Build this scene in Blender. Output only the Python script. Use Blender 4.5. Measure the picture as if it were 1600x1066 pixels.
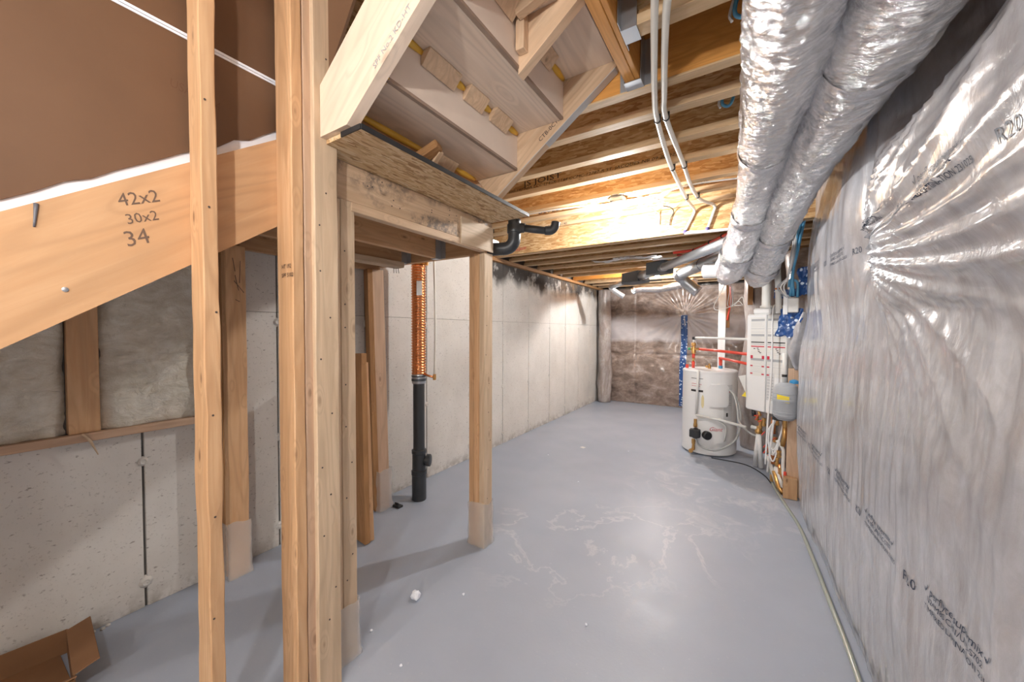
import bpy, bmesh, math, random
from mathutils import Vector, Matrix, noise
random.seed(7)
for o in list(bpy.data.objects): bpy.data.objects.remove(o)
SC = bpy.context.scene
COL = SC.collection
R = math.radians

# ------------------------------------------------------------------ camera
CAM_F, CAM_H = 583.3, 1.35
PIT, YAW, ROL = R(1.606), R(-32.229), R(.23)
_f = Vector((math.sin(YAW)*math.cos(PIT), math.cos(YAW)*math.cos(PIT), -math.sin(PIT)))
_r = Vector((math.cos(YAW), -math.sin(YAW), 0)); _u = _r.cross(_f)
RT = _r*math.cos(ROL)+_u*math.sin(ROL); UP = -_r*math.sin(ROL)+_u*math.cos(ROL)
cd = bpy.data.cameras.new('camera'); cam = bpy.data.objects.new('camera', cd); COL.objects.link(cam)
cd.sensor_width = 36; cd.lens = 36*CAM_F/1600; cd.clip_start = .02
M = Matrix((RT, UP, -_f)).transposed().to_4x4(); M.translation = (0, 0, CAM_H); cam.matrix_world = M
SC.camera = cam

# ------------------------------------------------------------------ world, lights, exposure
w = bpy.data.worlds.new('world'); SC.world = w; w.use_nodes = True
w.node_tree.nodes['Background'].inputs[0].default_value = (.9, .93, 1, 1)
w.node_tree.nodes['Background'].inputs[1].default_value = .05
SC.view_settings.view_transform = 'Standard'; SC.view_settings.look = 'None'
SC.view_settings.exposure = 1.55; SC.view_settings.gamma = 1; SC.view_settings.use_curve_mapping = False
BULB_MAIN, BULB_FILL, BULB_FAR = 580, 510, 820     # emission of the bare bulbs (built further down), middle one for added fill bulbs

# ------------------------------------------------------------------ helpers
W = {}
def link(name, me, mat=None, parent=None, mw=None):
    o = bpy.data.objects.new(name, me); COL.objects.link(o)
    mw = mw or Matrix()
    W[o] = mw
    if mat and me is not None and not me.materials: me.materials.append(mat)
    if parent is not None:
        o.parent = parent; o.matrix_parent_inverse = W[parent].inverted()
    o.matrix_basis = mw
    return o
def tag(o, label, cat, group=None):
    o['label'] = label; o['category'] = cat
    if group: o['group'] = group
    return o
def struct(o): o['kind'] = 'structure'; return o
def thing(name, label, cat, loc=(0, 0, 0), group=None):
    return tag(link(name, None, None, None, Matrix.Translation(loc)), label, cat, group)
def mesh(verts, faces, smooth=False):
    me = bpy.data.meshes.new('m'); me.from_pydata([tuple(v) for v in verts], [], faces); me.update()
    if smooth: me.polygons.foreach_set('use_smooth', [True]*len(me.polygons))
    return me
def chbox(L, wd, t, b):
    bm = bmesh.new(); bmesh.ops.create_cube(bm, size=1)
    for v in bm.verts: v.co = Vector((v.co.x*L, v.co.y*wd, v.co.z*t))
    if b: bmesh.ops.bevel(bm, geom=list(bm.edges), offset=b, segments=1, affect='EDGES')
    me = bpy.data.meshes.new('m'); bm.to_mesh(me); bm.free(); return me
def board(name, p0, p1, wd, t, wdir, mat, parent=None, b=.002):
    p0, p1 = Vector(p0), Vector(p1); ex = p1-p0; L = ex.length; ex.normalize()
    ey = Vector(wdir); ey -= ex*ey.dot(ex); ey.normalize(); ez = ex.cross(ey)
    m = Matrix((ex, ey, ez)).transposed().to_4x4(); m.translation = (p0+p1)/2
    return link(name, chbox(L, wd, t, b), mat, parent, m)
def box(name, x0, x1, y0, y1, z0, z1, mat, parent=None, b=.002):
    c = Vector(((x0+x1)/2, (y0+y1)/2, (z0+z1)/2)); d = Vector((x1-x0, y1-y0, z1-z0))
    i = max(range(3), key=lambda k: d[k]); e = Vector((0, 0, 0)); e[i] = d[i]/2
    j = (i+1) % 3; wv = Vector((0, 0, 0)); wv[j] = 1; k = (i+2) % 3
    return board(name, c-e, c+e, d[j], d[k], wv, mat, parent, min(b, min(d)*.3))
def prism(name, pts, off, mat, parent=None, ax=None):
    pts = [Vector(p) for p in pts]; off = Vector(off); n = len(pts)
    c = sum(pts, Vector())/n; mw = Matrix.Translation(c)
    if ax:
        ex = Vector(ax).normalized(); ey = off.normalized(); ez = ex.cross(ey); mw = Matrix((ex, ey, ez)).transposed().to_4x4(); mw.translation = c
    q = mw.to_3x3().transposed()
    vs = [q @ (p-c) for p in pts]+[q @ (p-c+off) for p in pts]
    fs = [tuple(range(n))[::-1], tuple(range(n, 2*n))]+[(i, (i+1) % n, (i+1) % n+n, i+n) for i in range(n)]
    me = mesh(vs, fs); bm = bmesh.new(); bm.from_mesh(me); bmesh.ops.recalc_face_normals(bm, faces=bm.faces); bm.to_mesh(me); bm.free()
    return link(name, me, mat, parent, mw)
def cr(pts, n):
    pts = [Vector(p) for p in pts]
    if len(pts) < 3 or n < 2: return pts
    q = [pts[0]*2-pts[1]]+pts+[pts[-1]*2-pts[-2]]; out = []
    for i in range(1, len(q)-2):
        a, b, c, d = q[i-1:i+3]
        for k in range(n):
            t = k/n
            out.append(.5*((2*b)+(c-a)*t+(2*a-5*b+4*c-d)*t*t+(3*b-a-3*c+d)*t**3))
    return out+[pts[-1]]
def tube_me(pts, r, seg=10, sub=1, fn=None, cap=True):
    n0 = len(pts); P = cr(pts, sub); n = len(P)
    rad = (lambda t: r) if not isinstance(r, (list, tuple)) else (lambda t: r[min(int(t*(n0-1)), n0-2)]*(1-(t*(n0-1)-min(int(t*(n0-1)), n0-2)))+r[min(int(t*(n0-1)), n0-2)+1]*(t*(n0-1)-min(int(t*(n0-1)), n0-2)))
    vs, fs = [], []; prev = None
    for i, p in enumerate(P):
        d = (P[min(i+1, n-1)]-P[max(i-1, 0)]).normalized()
        if prev is None: a = d.orthogonal().normalized()
        else: a = (prev-d*prev.dot(d)).normalized()
        prev = a; b = d.cross(a); t = i/max(1, n-1)
        for k in range(seg):
            an = 2*math.pi*k/seg; rr = rad(t)
            if fn: rr += fn(t, an, p)
            vs.append(p+(a*math.cos(an)+b*math.sin(an))*rr)
    for i in range(n-1):
        for k in range(seg): fs.append((i*seg+k, i*seg+(k+1) % seg, (i+1)*seg+(k+1) % seg, (i+1)*seg+k))
    if cap: fs += [tuple(range(seg))[::-1], tuple((n-1)*seg+k for k in range(seg))]
    return vs, fs
def tube(name, pts, r, mat, parent=None, seg=10, sub=1, fn=None, cap=True):
    vs, fs = tube_me(pts, r, seg, sub, fn, cap); c = Vector(pts[0])
    me = mesh([v-c for v in vs], fs, True)
    if cap:
        for p in me.polygons:
            if len(p.vertices) > 4: p.use_smooth = False
    return link(name, me, mat, parent, Matrix.Translation(c))
def lathe(name, prof, loc, mat, parent=None, seg=28, axis=(0, 0, 1), smooth=True):
    ez = Vector(axis).normalized(); ex = ez.orthogonal().normalized(); ey = ez.cross(ex)
    m = Matrix((ex, ey, ez)).transposed().to_4x4(); m.translation = loc
    vs, fs = [], []
    for r, z in prof:
        for k in range(seg):
            a = 2*math.pi*k/seg; vs.append((r*math.cos(a), r*math.sin(a), z))
    for i in range(len(prof)-1):
        for k in range(seg): fs.append((i*seg+k, i*seg+(k+1) % seg, (i+1)*seg+(k+1) % seg, (i+1)*seg+k))
    fs += [tuple(range(seg))[::-1], tuple((len(prof)-1)*seg+k for k in range(seg))]
    me = mesh(vs, fs, False)
    for p in me.polygons: p.use_smooth = smooth and len(p.vertices) == 4
    try: me.set_sharp_from_angle(angle=R(35))
    except Exception: pass
    return link(name, me, mat, parent, m)
def text(name, s, size, org, xd, yd, mat, parent, shear=0, fn=None, sx=1.0):
    cu = bpy.data.curves.new('t', 'FONT'); cu.body = s; cu.size = size; cu.shear = shear; cu.resolution_u = 2
    to = bpy.data.objects.new('t', cu); COL.objects.link(to)
    dg = bpy.context.evaluated_depsgraph_get(); me = bpy.data.meshes.new_from_object(to.evaluated_get(dg))
    bpy.data.objects.remove(to); bpy.data.curves.remove(cu)
    me.materials.clear()
    ex, ey = Vector(xd).normalized(), Vector(yd).normalized(); ez = ex.cross(ey)
    if sx != 1:
        for v in me.vertices: v.co.x *= sx
    if fn:
        bm = bmesh.new(); bm.from_mesh(me); bmesh.ops.triangulate(bm, faces=bm.faces)
        for _ in range(3):
            es = [e for e in bm.edges if e.calc_length() > .007]
            if es: bmesh.ops.subdivide_edges(bm, edges=es, cuts=1); bmesh.ops.triangulate(bm, faces=bm.faces)
        bm.to_mesh(me); bm.free()
        for v in me.vertices: v.co = fn(v.co.x, v.co.y)
        return link(name, me, mat, parent)
    m = Matrix((ex, ey, ez)).transposed().to_4x4(); m.translation = org
    return link(name, me, mat, parent, m)

# ------------------------------------------------------------------ materials
def mk(name):
    m = bpy.data.materials.new(name); m.use_nodes = True; t = m.node_tree
    return m, t, t.nodes['Principled BSDF']
def N(t, typ, **k):
    n = t.nodes.new(typ)
    for a, v in k.items():
        if a in n.inputs: n.inputs[a].default_value = v
        else: setattr(n, a, v)
    return n
def ramp(t, src, stops):
    n = t.nodes.new('ShaderNodeValToRGB'); e = n.color_ramp.elements
    while len(e) < len(stops): e.new(.5)
    for x, (p, c) in zip(e, stops): x.position = p; x.color = (*c, 1) if len(c) == 3 else c
    t.links.new(src, n.inputs[0]); return n.outputs[0]
def mix(t, fac, a, b, mode='MIX'):
    n = t.nodes.new('ShaderNodeMix'); n.data_type = 'RGBA'; n.blend_type = mode
    for i, v in ((0, fac), (6, a), (7, b)):
        if hasattr(v, 'is_linked'): t.links.new(v, n.inputs[i])
        elif i == 0: n.inputs[0].default_value = v
        else: n.inputs[i].default_value = (*v, 1)
    return n.outputs[2]
def mth(t, op, a, b=0.0, clamp=False):
    n = t.nodes.new('ShaderNodeMath'); n.operation = op; n.use_clamp = clamp
    for i, v in ((0, a), (1, b)):
        if hasattr(v, 'is_linked'): t.links.new(v, n.inputs[i])
        else: n.inputs[i].default_value = v
    return n.outputs[0]
def coords(t, scale=(1, 1, 1), kind='Object', rnd=True, rot=(0, 0, 0)):
    tc = N(t, 'ShaderNodeTexCoord'); src = tc.outputs[kind]
    if rnd:
        oi = N(t, 'ShaderNodeObjectInfo'); s = mth(t, 'MULTIPLY', oi.outputs['Random'], 37.0)
        a = N(t, 'ShaderNodeVectorMath', operation='ADD'); t.links.new(src, a.inputs[0]); t.links.new(s, a.inputs[1]); src = a.outputs[0]
    mp = N(t, 'ShaderNodeMapping'); mp.inputs['Scale'].default_value = scale; mp.inputs['Rotation'].default_value = rot
    t.links.new(src, mp.inputs[0]); return mp.outputs[0]
def noi(t, vec, scale, detail=4, rough=.55, dist=0):
    n = N(t, 'ShaderNodeTexNoise'); n.inputs['Scale'].default_value = scale; n.inputs['Detail'].default_value = detail
    n.inputs['Roughness'].default_value = rough; n.inputs['Distortion'].default_value = dist
    t.links.new(vec, n.inputs['Vector']); return n.outputs['Fac']
def bump(t, p, h, strength=.2, dist=.01):
    b = N(t, 'ShaderNodeBump'); b.inputs['Strength'].default_value = strength; b.inputs['Distance'].default_value = dist
    t.links.new(h, b.inputs['Height']); t.links.new(b.outputs[0], p.inputs['Normal']); return b
def plain(name, c, rough=.5, metal=0, coat=0, spec=.5, var=0):
    m, t, p = mk(name); p.inputs['Base Color'].default_value = (*c, 1); p.inputs['Roughness'].default_value = rough
    p.inputs['Metallic'].default_value = metal; p.inputs['Coat Weight'].default_value = coat
    p.inputs['Specular IOR Level'].default_value = spec
    if var:
        n = noi(t, coords(t), 9, 4); t.links.new(mix(t, n, [x*(1-var) for x in c], [min(1, x*(1+var)) for x in c]), p.inputs['Base Color'])
    return m
def wood(name, lo, hi, knot=(.13, .055, .022), kn=.5, rough=.62, grain=1.0, kscale=5.0):
    m, t, p = mk(name)
    v = coords(t, (1.2, 16, 16)); g = noi(t, v, 1.6*grain, 7, .62, 1.6)
    v2 = coords(t, (2.5, 110, 110)); g2 = noi(t, v2, 1.0, 3, .6)
    v3 = coords(t, (.8, 2.2, 2.2)); g3 = noi(t, v3, 1.7, 2)
    vk = coords(t, (1.0, 2.6, 2.6)); vo = N(t, 'ShaderNodeTexVoronoi'); vo.inputs['Scale'].default_value = kscale
    t.links.new(vk, vo.inputs['Vector'])
    kd = ramp(t, vo.outputs['Distance'], [(.0, (1, 1, 1)), (.3, (0, 0, 0))])
    n0 = mth(t, 'ADD', noi(t, coords(t, (.55, 5.5, 5.5)), 1.3*grain, 2, .4), mth(t, 'MULTIPLY', kd, .16*(1 if kn else 0)))
    rings = mth(t, 'POWER', mth(t, 'ADD', mth(t, 'MULTIPLY', mth(t, 'SINE', mth(t, 'MULTIPLY', n0, 95.0)), .5), .5), 2.2)
    c = ramp(t, g, [(.28, lo), (.52, [(a+b)/2 for a, b in zip(lo, hi)]), (.68, hi)])
    c = mix(t, mth(t, 'MULTIPLY', rings, .34), c, [x*.62 for x in lo])
    c = mix(t, mth(t, 'MULTIPLY', g2, .28), c, [x*.72 for x in lo])
    c = mix(t, mth(t, 'MULTIPLY', g3, .35), c, hi)
    k = ramp(t, vo.outputs['Distance'], [(.035, (1, 1, 1)), (.07, (.75, .75, .75)), (.095, (.25, .25, .25)), (.16, (0, 0, 0))])
    c = mix(t, mth(t, 'MULTIPLY', k, min(1, kn*1.25)), c, knot)
    oi = N(t, 'ShaderNodeObjectInfo'); hs = N(t, 'ShaderNodeHueSaturation')
    t.links.new(mth(t, 'ADD', mth(t, 'MULTIPLY', oi.outputs['Random'], .22), .89), hs.inputs['Value']); t.links.new(c, hs.inputs['Color'])
    t.links.new(hs.outputs[0], p.inputs['Base Color']); p.inputs['Roughness'].default_value = rough
    p.inputs['Specular IOR Level'].default_value = .3
    bump(t, p, mth(t, 'ADD', g2, g), .18, .003); return m
def osb(name, cols, scale=1.0, rough=.6):
    m, t, p = mk(name)
    base = coords(t, (1, 1, 1))
    nz = N(t, 'ShaderNodeTexNoise'); nz.inputs['Scale'].default_value = 9; nz.inputs['Detail'].default_value = 2; t.links.new(base, nz.inputs['Vector'])
    sc = N(t, 'ShaderNodeVectorMath', operation='SCALE'); t.links.new(nz.outputs['Color'], sc.inputs[0]); sc.inputs['Scale'].default_value = .035
    ad = N(t, 'ShaderNodeVectorMath', operation='ADD'); t.links.new(base, ad.inputs[0]); t.links.new(sc.outputs[0], ad.inputs[1])
    outs = []
    for ang, s in ((.25, 1.0), (-.55, 1.25), (.9, .85)):
        mp = N(t, 'ShaderNodeMapping'); mp.inputs['Rotation'].default_value = (ang, ang, ang); mp.inputs['Scale'].default_value = (13*s*scale, 75*s*scale, 75*s*scale)
        t.links.new(ad.outputs[0], mp.inputs[0]); vo = N(t, 'ShaderNodeTexVoronoi'); vo.inputs['Scale'].default_value = 1; t.links.new(mp.outputs[0], vo.inputs['Vector'])
        sp = N(t, 'ShaderNodeSeparateColor'); t.links.new(vo.outputs['Color'], sp.inputs[0]); outs.append((sp.outputs[0], sp.outputs[1], vo.outputs['Distance']))
    sel1 = mth(t, 'GREATER_THAN', outs[0][1], .5); sel2 = mth(t, 'GREATER_THAN', outs[1][1], .55)
    f = mix(t, sel1, outs[1][0], outs[0][0]); f = mix(t, sel2, f, outs[2][0])
    c = ramp(t, f, [(i/(len(cols)-1), x) for i, x in enumerate(cols)])
    fine = noi(t, coords(t, (30, 160, 160)), 1, 3); c = mix(t, mth(t, 'MULTIPLY', fine, .25), c, [x*.6 for x in cols[0]])
    t.links.new(c, p.inputs['Base Color']); p.inputs['Roughness'].default_value = rough; p.inputs['Specular IOR Level'].default_value = .3
    bump(t, p, f, .25, .003); return m

PINE = wood('pine_pale', (.58, .38, .235), (.74, .545, .37))
STUD = wood('spruce_stud', (.53, .285, .135), (.69, .45, .26), kn=.6)
STUD2 = wood('spruce_edge', (.56, .36, .24), (.70, .50, .35), kn=.4)
PALE = wood('pale_post', (.56, .40, .26), (.74, .57, .40), kn=.35)
JOISTW = wood('joist_flange', (.58, .38, .20), (.74, .54, .34), kn=.35)
TREADM = wood('tread_plank', (.78, .61, .47), (.88, .72, .58), kn=.3, grain=.8, kscale=3.0)
STRW = wood('stringer_plank', (.60, .335, .165), (.71, .44, .245), kn=.75, grain=.7, kscale=2.4)
LVLM = wood('laminated_beam', (.60, .25, .05), (.76, .37, .10), kn=0, grain=1.4)
DARKW = wood('dark_plank', (.30, .14, .05), (.50, .27, .12), kn=.2)
OSBM = osb('strand_board', [(.40, .215, .085), (.54, .315, .135), (.62, .405, .20), (.74, .54, .31)])
OSBD = osb('strand_board_deck', [(.36, .2, .09), (.62, .42, .22), (.74, .54, .31), (.80, .64, .42)], 1.3)
RISM = plain('particle_board', (.77, .64, .535), .75, var=.08)
PEDGE = plain('particle_edge', (.33, .23, .17), .9, var=.4)
GLUE = plain('yellow_glue', (.72, .42, .05), .35, var=.3)
STEEL = plain('galvanised', (.52, .54, .57), .38, .85, var=.12)
DSTEEL = plain('grey_box', (.10, .115, .13), .5, .3)
COPPER = plain('copper', (.80, .33, .14), .26, 1, var=.2)
BRASS = plain('brass', (.62, .36, .13), .35, .9, var=.25)
ABS = plain('black_plastic', (.035, .038, .042), .38, var=.2)
WHITE = plain('white_enamel', (.80, .80, .80), .32, coat=.2)
OFFW = plain('off_white_plastic', (.74, .73, .70), .4)
PEXM = plain('pex_clear', (.76, .73, .66), .3, coat=.3)
RED = plain('red_pipe', (.72, .07, .04), .35, coat=.2)
REDL = plain('red_print', (.55, .03, .06), .5)
BLUE = plain('blue_wire', (.08, .30, .50), .45)
GREYT = plain('grey_tank', (.40, .42, .45), .42)
YEL = plain('yellow_label', (.85, .66, .03), .5)
BLK = plain('black_rubber', (.02, .02, .022), .5)
INK = plain('dark_ink', (.035, .03, .03), .8)
PENCIL = plain('pencil_line', (.16, .10, .07), .8)
GINK = plain('grey_print', (.38, .39, .41), .7)
LGREY = plain('light_grey_print', (.62, .62, .62), .7)
GREEN = plain('green_knob', (.05, .35, .16), .5)
GYP = plain('white_gypsum', (.82, .85, .92), .8)
CARD = plain('cardboard', (.26, .13, .06), .8, var=.2)
HOSE = plain('clear_hose', (.30, .33, .29), .25, coat=.5)

def concrete(name):
    m, t, p = mk(name)
    g = N(t, 'ShaderNodeNewGeometry'); pos = g.outputs['Position']
    def n(s, d=4, sc=(1, 1, 1), ro=.6):
        mp = N(t, 'ShaderNodeMapping'); mp.inputs['Scale'].default_value = sc; t.links.new(pos, mp.inputs[0]); return noi(t, mp.outputs[0], s, d, ro)
    c = ramp(t, n(2.2, 6), [(.3, (.56, .53, .49)), (.7, (.70, .67, .63))])
    c = mix(t, mth(t, 'MULTIPLY', n(3, 3, (1, 6, .35)), .35), c, (.72, .69, .65))
    c = mix(t, ramp(t, n(38, 3, (1, 1, 1.9)), [(.63, (0, 0, 0)), (.72, (.75, .75, .75))]), c, (.22, .19, .17))
    c = mix(t, ramp(t, n(90, 2), [(.62, (0, 0, 0)), (.75, (.5, .5, .5))]), c, (.25, .22, .2))
    sx = N(t, 'ShaderNodeSeparateXYZ'); t.links.new(pos, sx.inputs[0])
    # rough dirt at the footing and damp mould below the sill plate
    dz = mth(t, 'SUBTRACT', .10, sx.outputs[2]); dirt = mth(t, 'MULTIPLY', mth(t, 'MULTIPLY', dz, 7, True), ramp(t, n(14, 5), [(.42, (0, 0, 0)), (.6, (1, 1, 1))]))
    c = mix(t, mth(t, 'MULTIPLY', dirt, .8, True), c, (.20, .16, .12))
    top = mth(t, 'MULTIPLY', mth(t, 'SUBTRACT', mth(t, 'ADD', sx.outputs[2], mth(t, 'MULTIPLY', n(2.2, 3, (1, 1, .2)), .55)), 2.18), 5.0, True)
    yr = mth(t, 'MULTIPLY', mth(t, 'SUBTRACT', sx.outputs[1], 3.2), 3, True)
    drip = ramp(t, n(6, 6, (1, 1.3, 1.1)), [(.30, (0, 0, 0)), (.52, (1, 1, 1))])
    mould = mth(t, 'MULTIPLY', mth(t, 'MULTIPLY', top, drip), yr)
    mould = mth(t, 'POWER', mth(t, 'MULTIPLY', mould, 1.6, True), 1.0)
    c = mix(t, mth(t, 'MULTIPLY', mould, .93), c, (.045, .036, .032))
    rust = mth(t, 'MULTIPLY', mth(t, 'MULTIPLY', mth(t, 'MULTIPLY', mth(t, 'SUBTRACT', sx.outputs[2], 1.65), 3, True), mth(t, 'MULTIPLY', mth(t, 'SUBTRACT', sx.outputs[1], 5.0), 2, True)), ramp(t, n(4, 4), [(.5, (0, 0, 0)), (.75, (1, 1, 1))]))
    c = mix(t, mth(t, 'MULTIPLY', rust, .5), c, (.42, .25, .10))
    t.links.new(c, p.inputs['Base Color']); p.inputs['Roughness'].default_value = .85; p.inputs['Specular IOR Level'].default_value = .2
    bump(t, p, mth(t, 'ADD', n(40, 5), n(7, 3)), .15, .004); return m
CONC = concrete('concrete')
CONCD = plain('concrete_joint', (.12, .11, .10), .9, var=.3)

def floormat():
    m, t, p = mk('painted_floor')
    g = N(t, 'ShaderNodeNewGeometry'); pos = g.outputs['Position']
    n1 = noi(t, pos, 1.3, 5); n2 = noi(t, pos, 60, 3); n3 = noi(t, pos, 1.25, 6, .6, .5)
    c = ramp(t, n1, [(.3, (.33, .37, .45)), (.7, (.385, .425, .505))])
    c = mix(t, ramp(t, n2, [(.66, (0, 0, 0)), (.75, (.4, .4, .4))]), c, (.52, .53, .55))
    # white tide line and dried puddles
    def spot(x, y, r):
        d = N(t, 'ShaderNodeVectorMath', operation='DISTANCE'); t.links.new(pos, d.inputs[0]); d.inputs[1].default_value = (x, y, 0); return mth(t, 'SUBTRACT', 1.0, mth(t, 'DIVIDE', d.outputs['Value'], r), True)
    ring = mth(t, 'SUBTRACT', 1.0, mth(t, 'MULTIPLY', mth(t, 'ABSOLUTE', mth(t, 'SUBTRACT', n3, .5)), 70), True)
    area = mth(t, 'MULTIPLY', mth(t, 'MAXIMUM', spot(-.95, 2.25, .75), spot(-.45, 2.6, .55)), 2.2, True)
    c = mix(t, mth(t, 'MULTIPLY', mth(t, 'MULTIPLY', ring, area), .38), c, (.66, .67, .68))
    a2 = mth(t, 'MULTIPLY', mth(t, 'MAXIMUM', spot(-.1, 3.6, 1.0), spot(-.3, 4.3, .6)), 1.8, True)
    sm = ramp(t, noi(t, pos, 4.5, 6, .7, 1.2), [(.50, (0, 0, 0)), (.66, (1, 1, 1))])
    c = mix(t, mth(t, 'MULTIPLY', mth(t, 'MULTIPLY', sm, a2), .5), c, (.62, .63, .65))
    t.links.new(c, p.inputs['Base Color'])
    rr = ramp(t, noi(t, pos, 2.5, 4), [(.3, (.36, .36, .36)), (.7, (.52, .52, .52))]); t.links.new(rr, p.inputs['Roughness'])
    bump(t, p, mth(t, 'ADD', n2, noi(t, pos, 6, 4)), .12, .004); return m
FLOOR = floormat()

def foil(name, sc=(1, 1, 1), rough=.24, col=(.80, .81, .84), bs=.9):
    m, t, p = mk(name); v = coords(t, sc)
    a = noi(t, v, 16, 6, .75, 2.2); b = noi(t, coords(t, (1, 1, 1)), 5, 3)
    p.inputs['Base Color'].default_value = (*col, 1); p.inputs['Metallic'].default_value = 1
    t.links.new(ramp(t, b, [(.3, (rough*.6,)*3), (.7, (rough*1.3,)*3)]), p.inputs['Roughness'])
    vo = N(t, 'ShaderNodeTexVoronoi'); vo.inputs['Scale'].default_value = 34; t.links.new(coords(t, (1, .8, 1)), vo.inputs['Vector'])
    bump(t, p, mth(t, 'ADD', a, mth(t, 'MULTIPLY', vo.outputs['Distance'], .35)), bs, .022); return m
FOIL = foil('foil_wrap', (.8, 3.2, .8), .16)
FOILB = foil('foil_band', (1, 1, 1), .14, bs=.6)

def blanket(name, cols, sc, rough=.38, coat=.45, bs=.3, dusty=0.0):
    m, t, p = mk(name)
    v = coords(t, sc, rnd=False); n1 = noi(t, v, 2.4, 7, .66, .7); n2 = noi(t, coords(t, (1, 1, 1), rnd=False), 16, 5, .65, 1.0)
    c = ramp(t, n1, [(.30, cols[0]), (.46, cols[1]), (.56, cols[2]), (.70, cols[3])])
    c = mix(t, mth(t, 'MULTIPLY', ramp(t, n2, [(.35, (0, 0, 0)), (.7, (1, 1, 1))]), .4), c, cols[0])
    t.links.new(c, p.inputs['Base Color']); p.inputs['Roughness'].default_value = rough
    p.inputs['Coat Weight'].default_value = coat; p.inputs['Coat Roughness'].default_value = .08
    bump(t, p, mth(t, 'ADD', noi(t, coords(t, sc, rnd=False), 9, 4), mth(t, 'MULTIPLY', n2, .5)), bs, .012); return m
BLNEAR = blanket('poly_over_batt', [(.28, .265, .27), (.41, .41, .435), (.48, .485, .52), (.58, .59, .63)], (1, 3.2, 1.0), .30, .9)
BLFAR = blanket('brown_batt_under_poly', [(.10, .065, .05), (.25, .18, .145), (.35, .27, .225), (.50, .42, .385)], (1.6, 1, 3.0), .4, .6)
def _blotch(m):
    t = m.node_tree; p = t.nodes['Principled BSDF']; src = p.inputs['Base Color'].links[0].from_socket
    k = ramp(t, noi(t, coords(t, (1, 2.2, 1.1), rnd=False), 2.6, 5, .62), [(.50, (0, 0, 0)), (.68, (1, 1, 1))])
    k2 = ramp(t, noi(t, coords(t, (1, 1.5, 1.2), rnd=False), 1.7, 4, .6), [(.48, (0, 0, 0)), (.66, (1, 1, 1))])
    c = mix(t, mth(t, 'MULTIPLY', k, .30), src, (.33, .25, .20)); c = mix(t, mth(t, 'MULTIPLY', k2, .35), c, (.40, .425, .49))
    t.links.new(c, p.inputs['Base Color'])
_blotch(BLNEAR)
def _milky(m):
    t = m.node_tree; p = t.nodes['Principled BSDF']; src = p.inputs['Base Color'].links[0].from_socket
    g = N(t, 'ShaderNodeNewGeometry'); sx = N(t, 'ShaderNodeSeparateXYZ'); t.links.new(g.outputs['Position'], sx.inputs[0])
    zz = mth(t, 'ADD', sx.outputs[2], mth(t, 'MULTIPLY', noi(t, g.outputs['Position'], 5, 3), .12))
    k = mth(t, 'MULTIPLY', mth(t, 'MULTIPLY', mth(t, 'SUBTRACT', zz, 1.20), 14, True), mth(t, 'MULTIPLY', mth(t, 'SUBTRACT', 1.72, zz), 9, True))
    t.links.new(mix(t, mth(t, 'MULTIPLY', k, .8), src, (.60, .56, .57)), p.inputs['Base Color'])
_milky(BLFAR)
BLMID = blanket('grey_batt_under_poly', [(.22, .17, .15), (.32, .27, .25), (.42, .38, .36), (.52, .48, .46)], (3, 3, .8), .4, .6)
POLY = plain('plastic_wrap', (.80, .76, .73), .22, coat=.6)
POLY.node_tree.nodes['Principled BSDF'].inputs['Alpha'].default_value = .38

def battmat():
    m, t, p = mk('white_batt'); v = coords(t, (1, 1, 1.6)); n1 = noi(t, v, 6, 7, .7, 1.5)
    c = ramp(t, n1, [(.3, (.70, .63, .50)), (.6, (.92, .88, .78))]); t.links.new(c, p.inputs['Base Color']); p.inputs['Roughness'].default_value = .95
    p.inputs['Specular IOR Level'].default_value = .1; bump(t, p, noi(t, v, 18, 6, .7, 2), .8, .02); return m
BATT = battmat()
def papermat():
    m, t, p = mk('brown_paper'); n = noi(t, coords(t, (1, 1, 1)), 2.5, 5)
    t.links.new(ramp(t, n, [(.3, (.125, .062, .03)), (.7, (.165, .085, .043))]), p.inputs['Base Color']); p.inputs['Roughness'].default_value = .7; return m
PAPER = papermat()
def tapemat():
    m, t, p = mk('blue_tape'); v = coords(t, (1, 1, 1), rnd=False)
    vo = N(t, 'ShaderNodeTexVoronoi'); vo.inputs['Scale'].default_value = 24; t.links.new(v, vo.inputs['Vector'])
    k = ramp(t, vo.outputs['Distance'], [(.26, (1, 1, 1)), (.32, (0, 0, 0))])
    t.links.new(mix(t, k, (.015, .07, .24), (.60, .68, .80)), p.inputs['Base Color']); p.inputs['Roughness'].default_value = .3
    bump(t, p, noi(t, v, 30, 4), .4, .01); return m
TAPE = tapemat()
def mouldwood():
    m = wood('stained_header', (.50, .33, .20), (.68, .49, .33), kn=.45); t = m.node_tree; p = t.nodes['Principled BSDF']
    src = p.inputs['Base Color'].links[0].from_socket
    a = noi(t, coords(t, (1, 1, 1), rnd=False), 22, 6, .75); b = noi(t, coords(t, (2.2, 4, 4), rnd=False), 1.6, 2)
    k = mth(t, 'MULTIPLY', ramp(t, a, [(.44, (0, 0, 0)), (.60, (1, 1, 1))]), ramp(t, b, [(.42, (0, 0, 0)), (.55, (1, 1, 1))]))
    t.links.new(mix(t, mth(t, 'MULTIPLY', k, .8), src, (.12, .10, .09)), p.inputs['Base Color']); return m
HEADM = mouldwood()
def emis(name, s, c=(.98, .975, .965)):
    m, t, p = mk(name); p.inputs['Base Color'].default_value = (1, 1, 1, 1)
    p.inputs['Emission Color'].default_value = (*c, 1); p.inputs['Emission Strength'].default_value = s; return m

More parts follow.
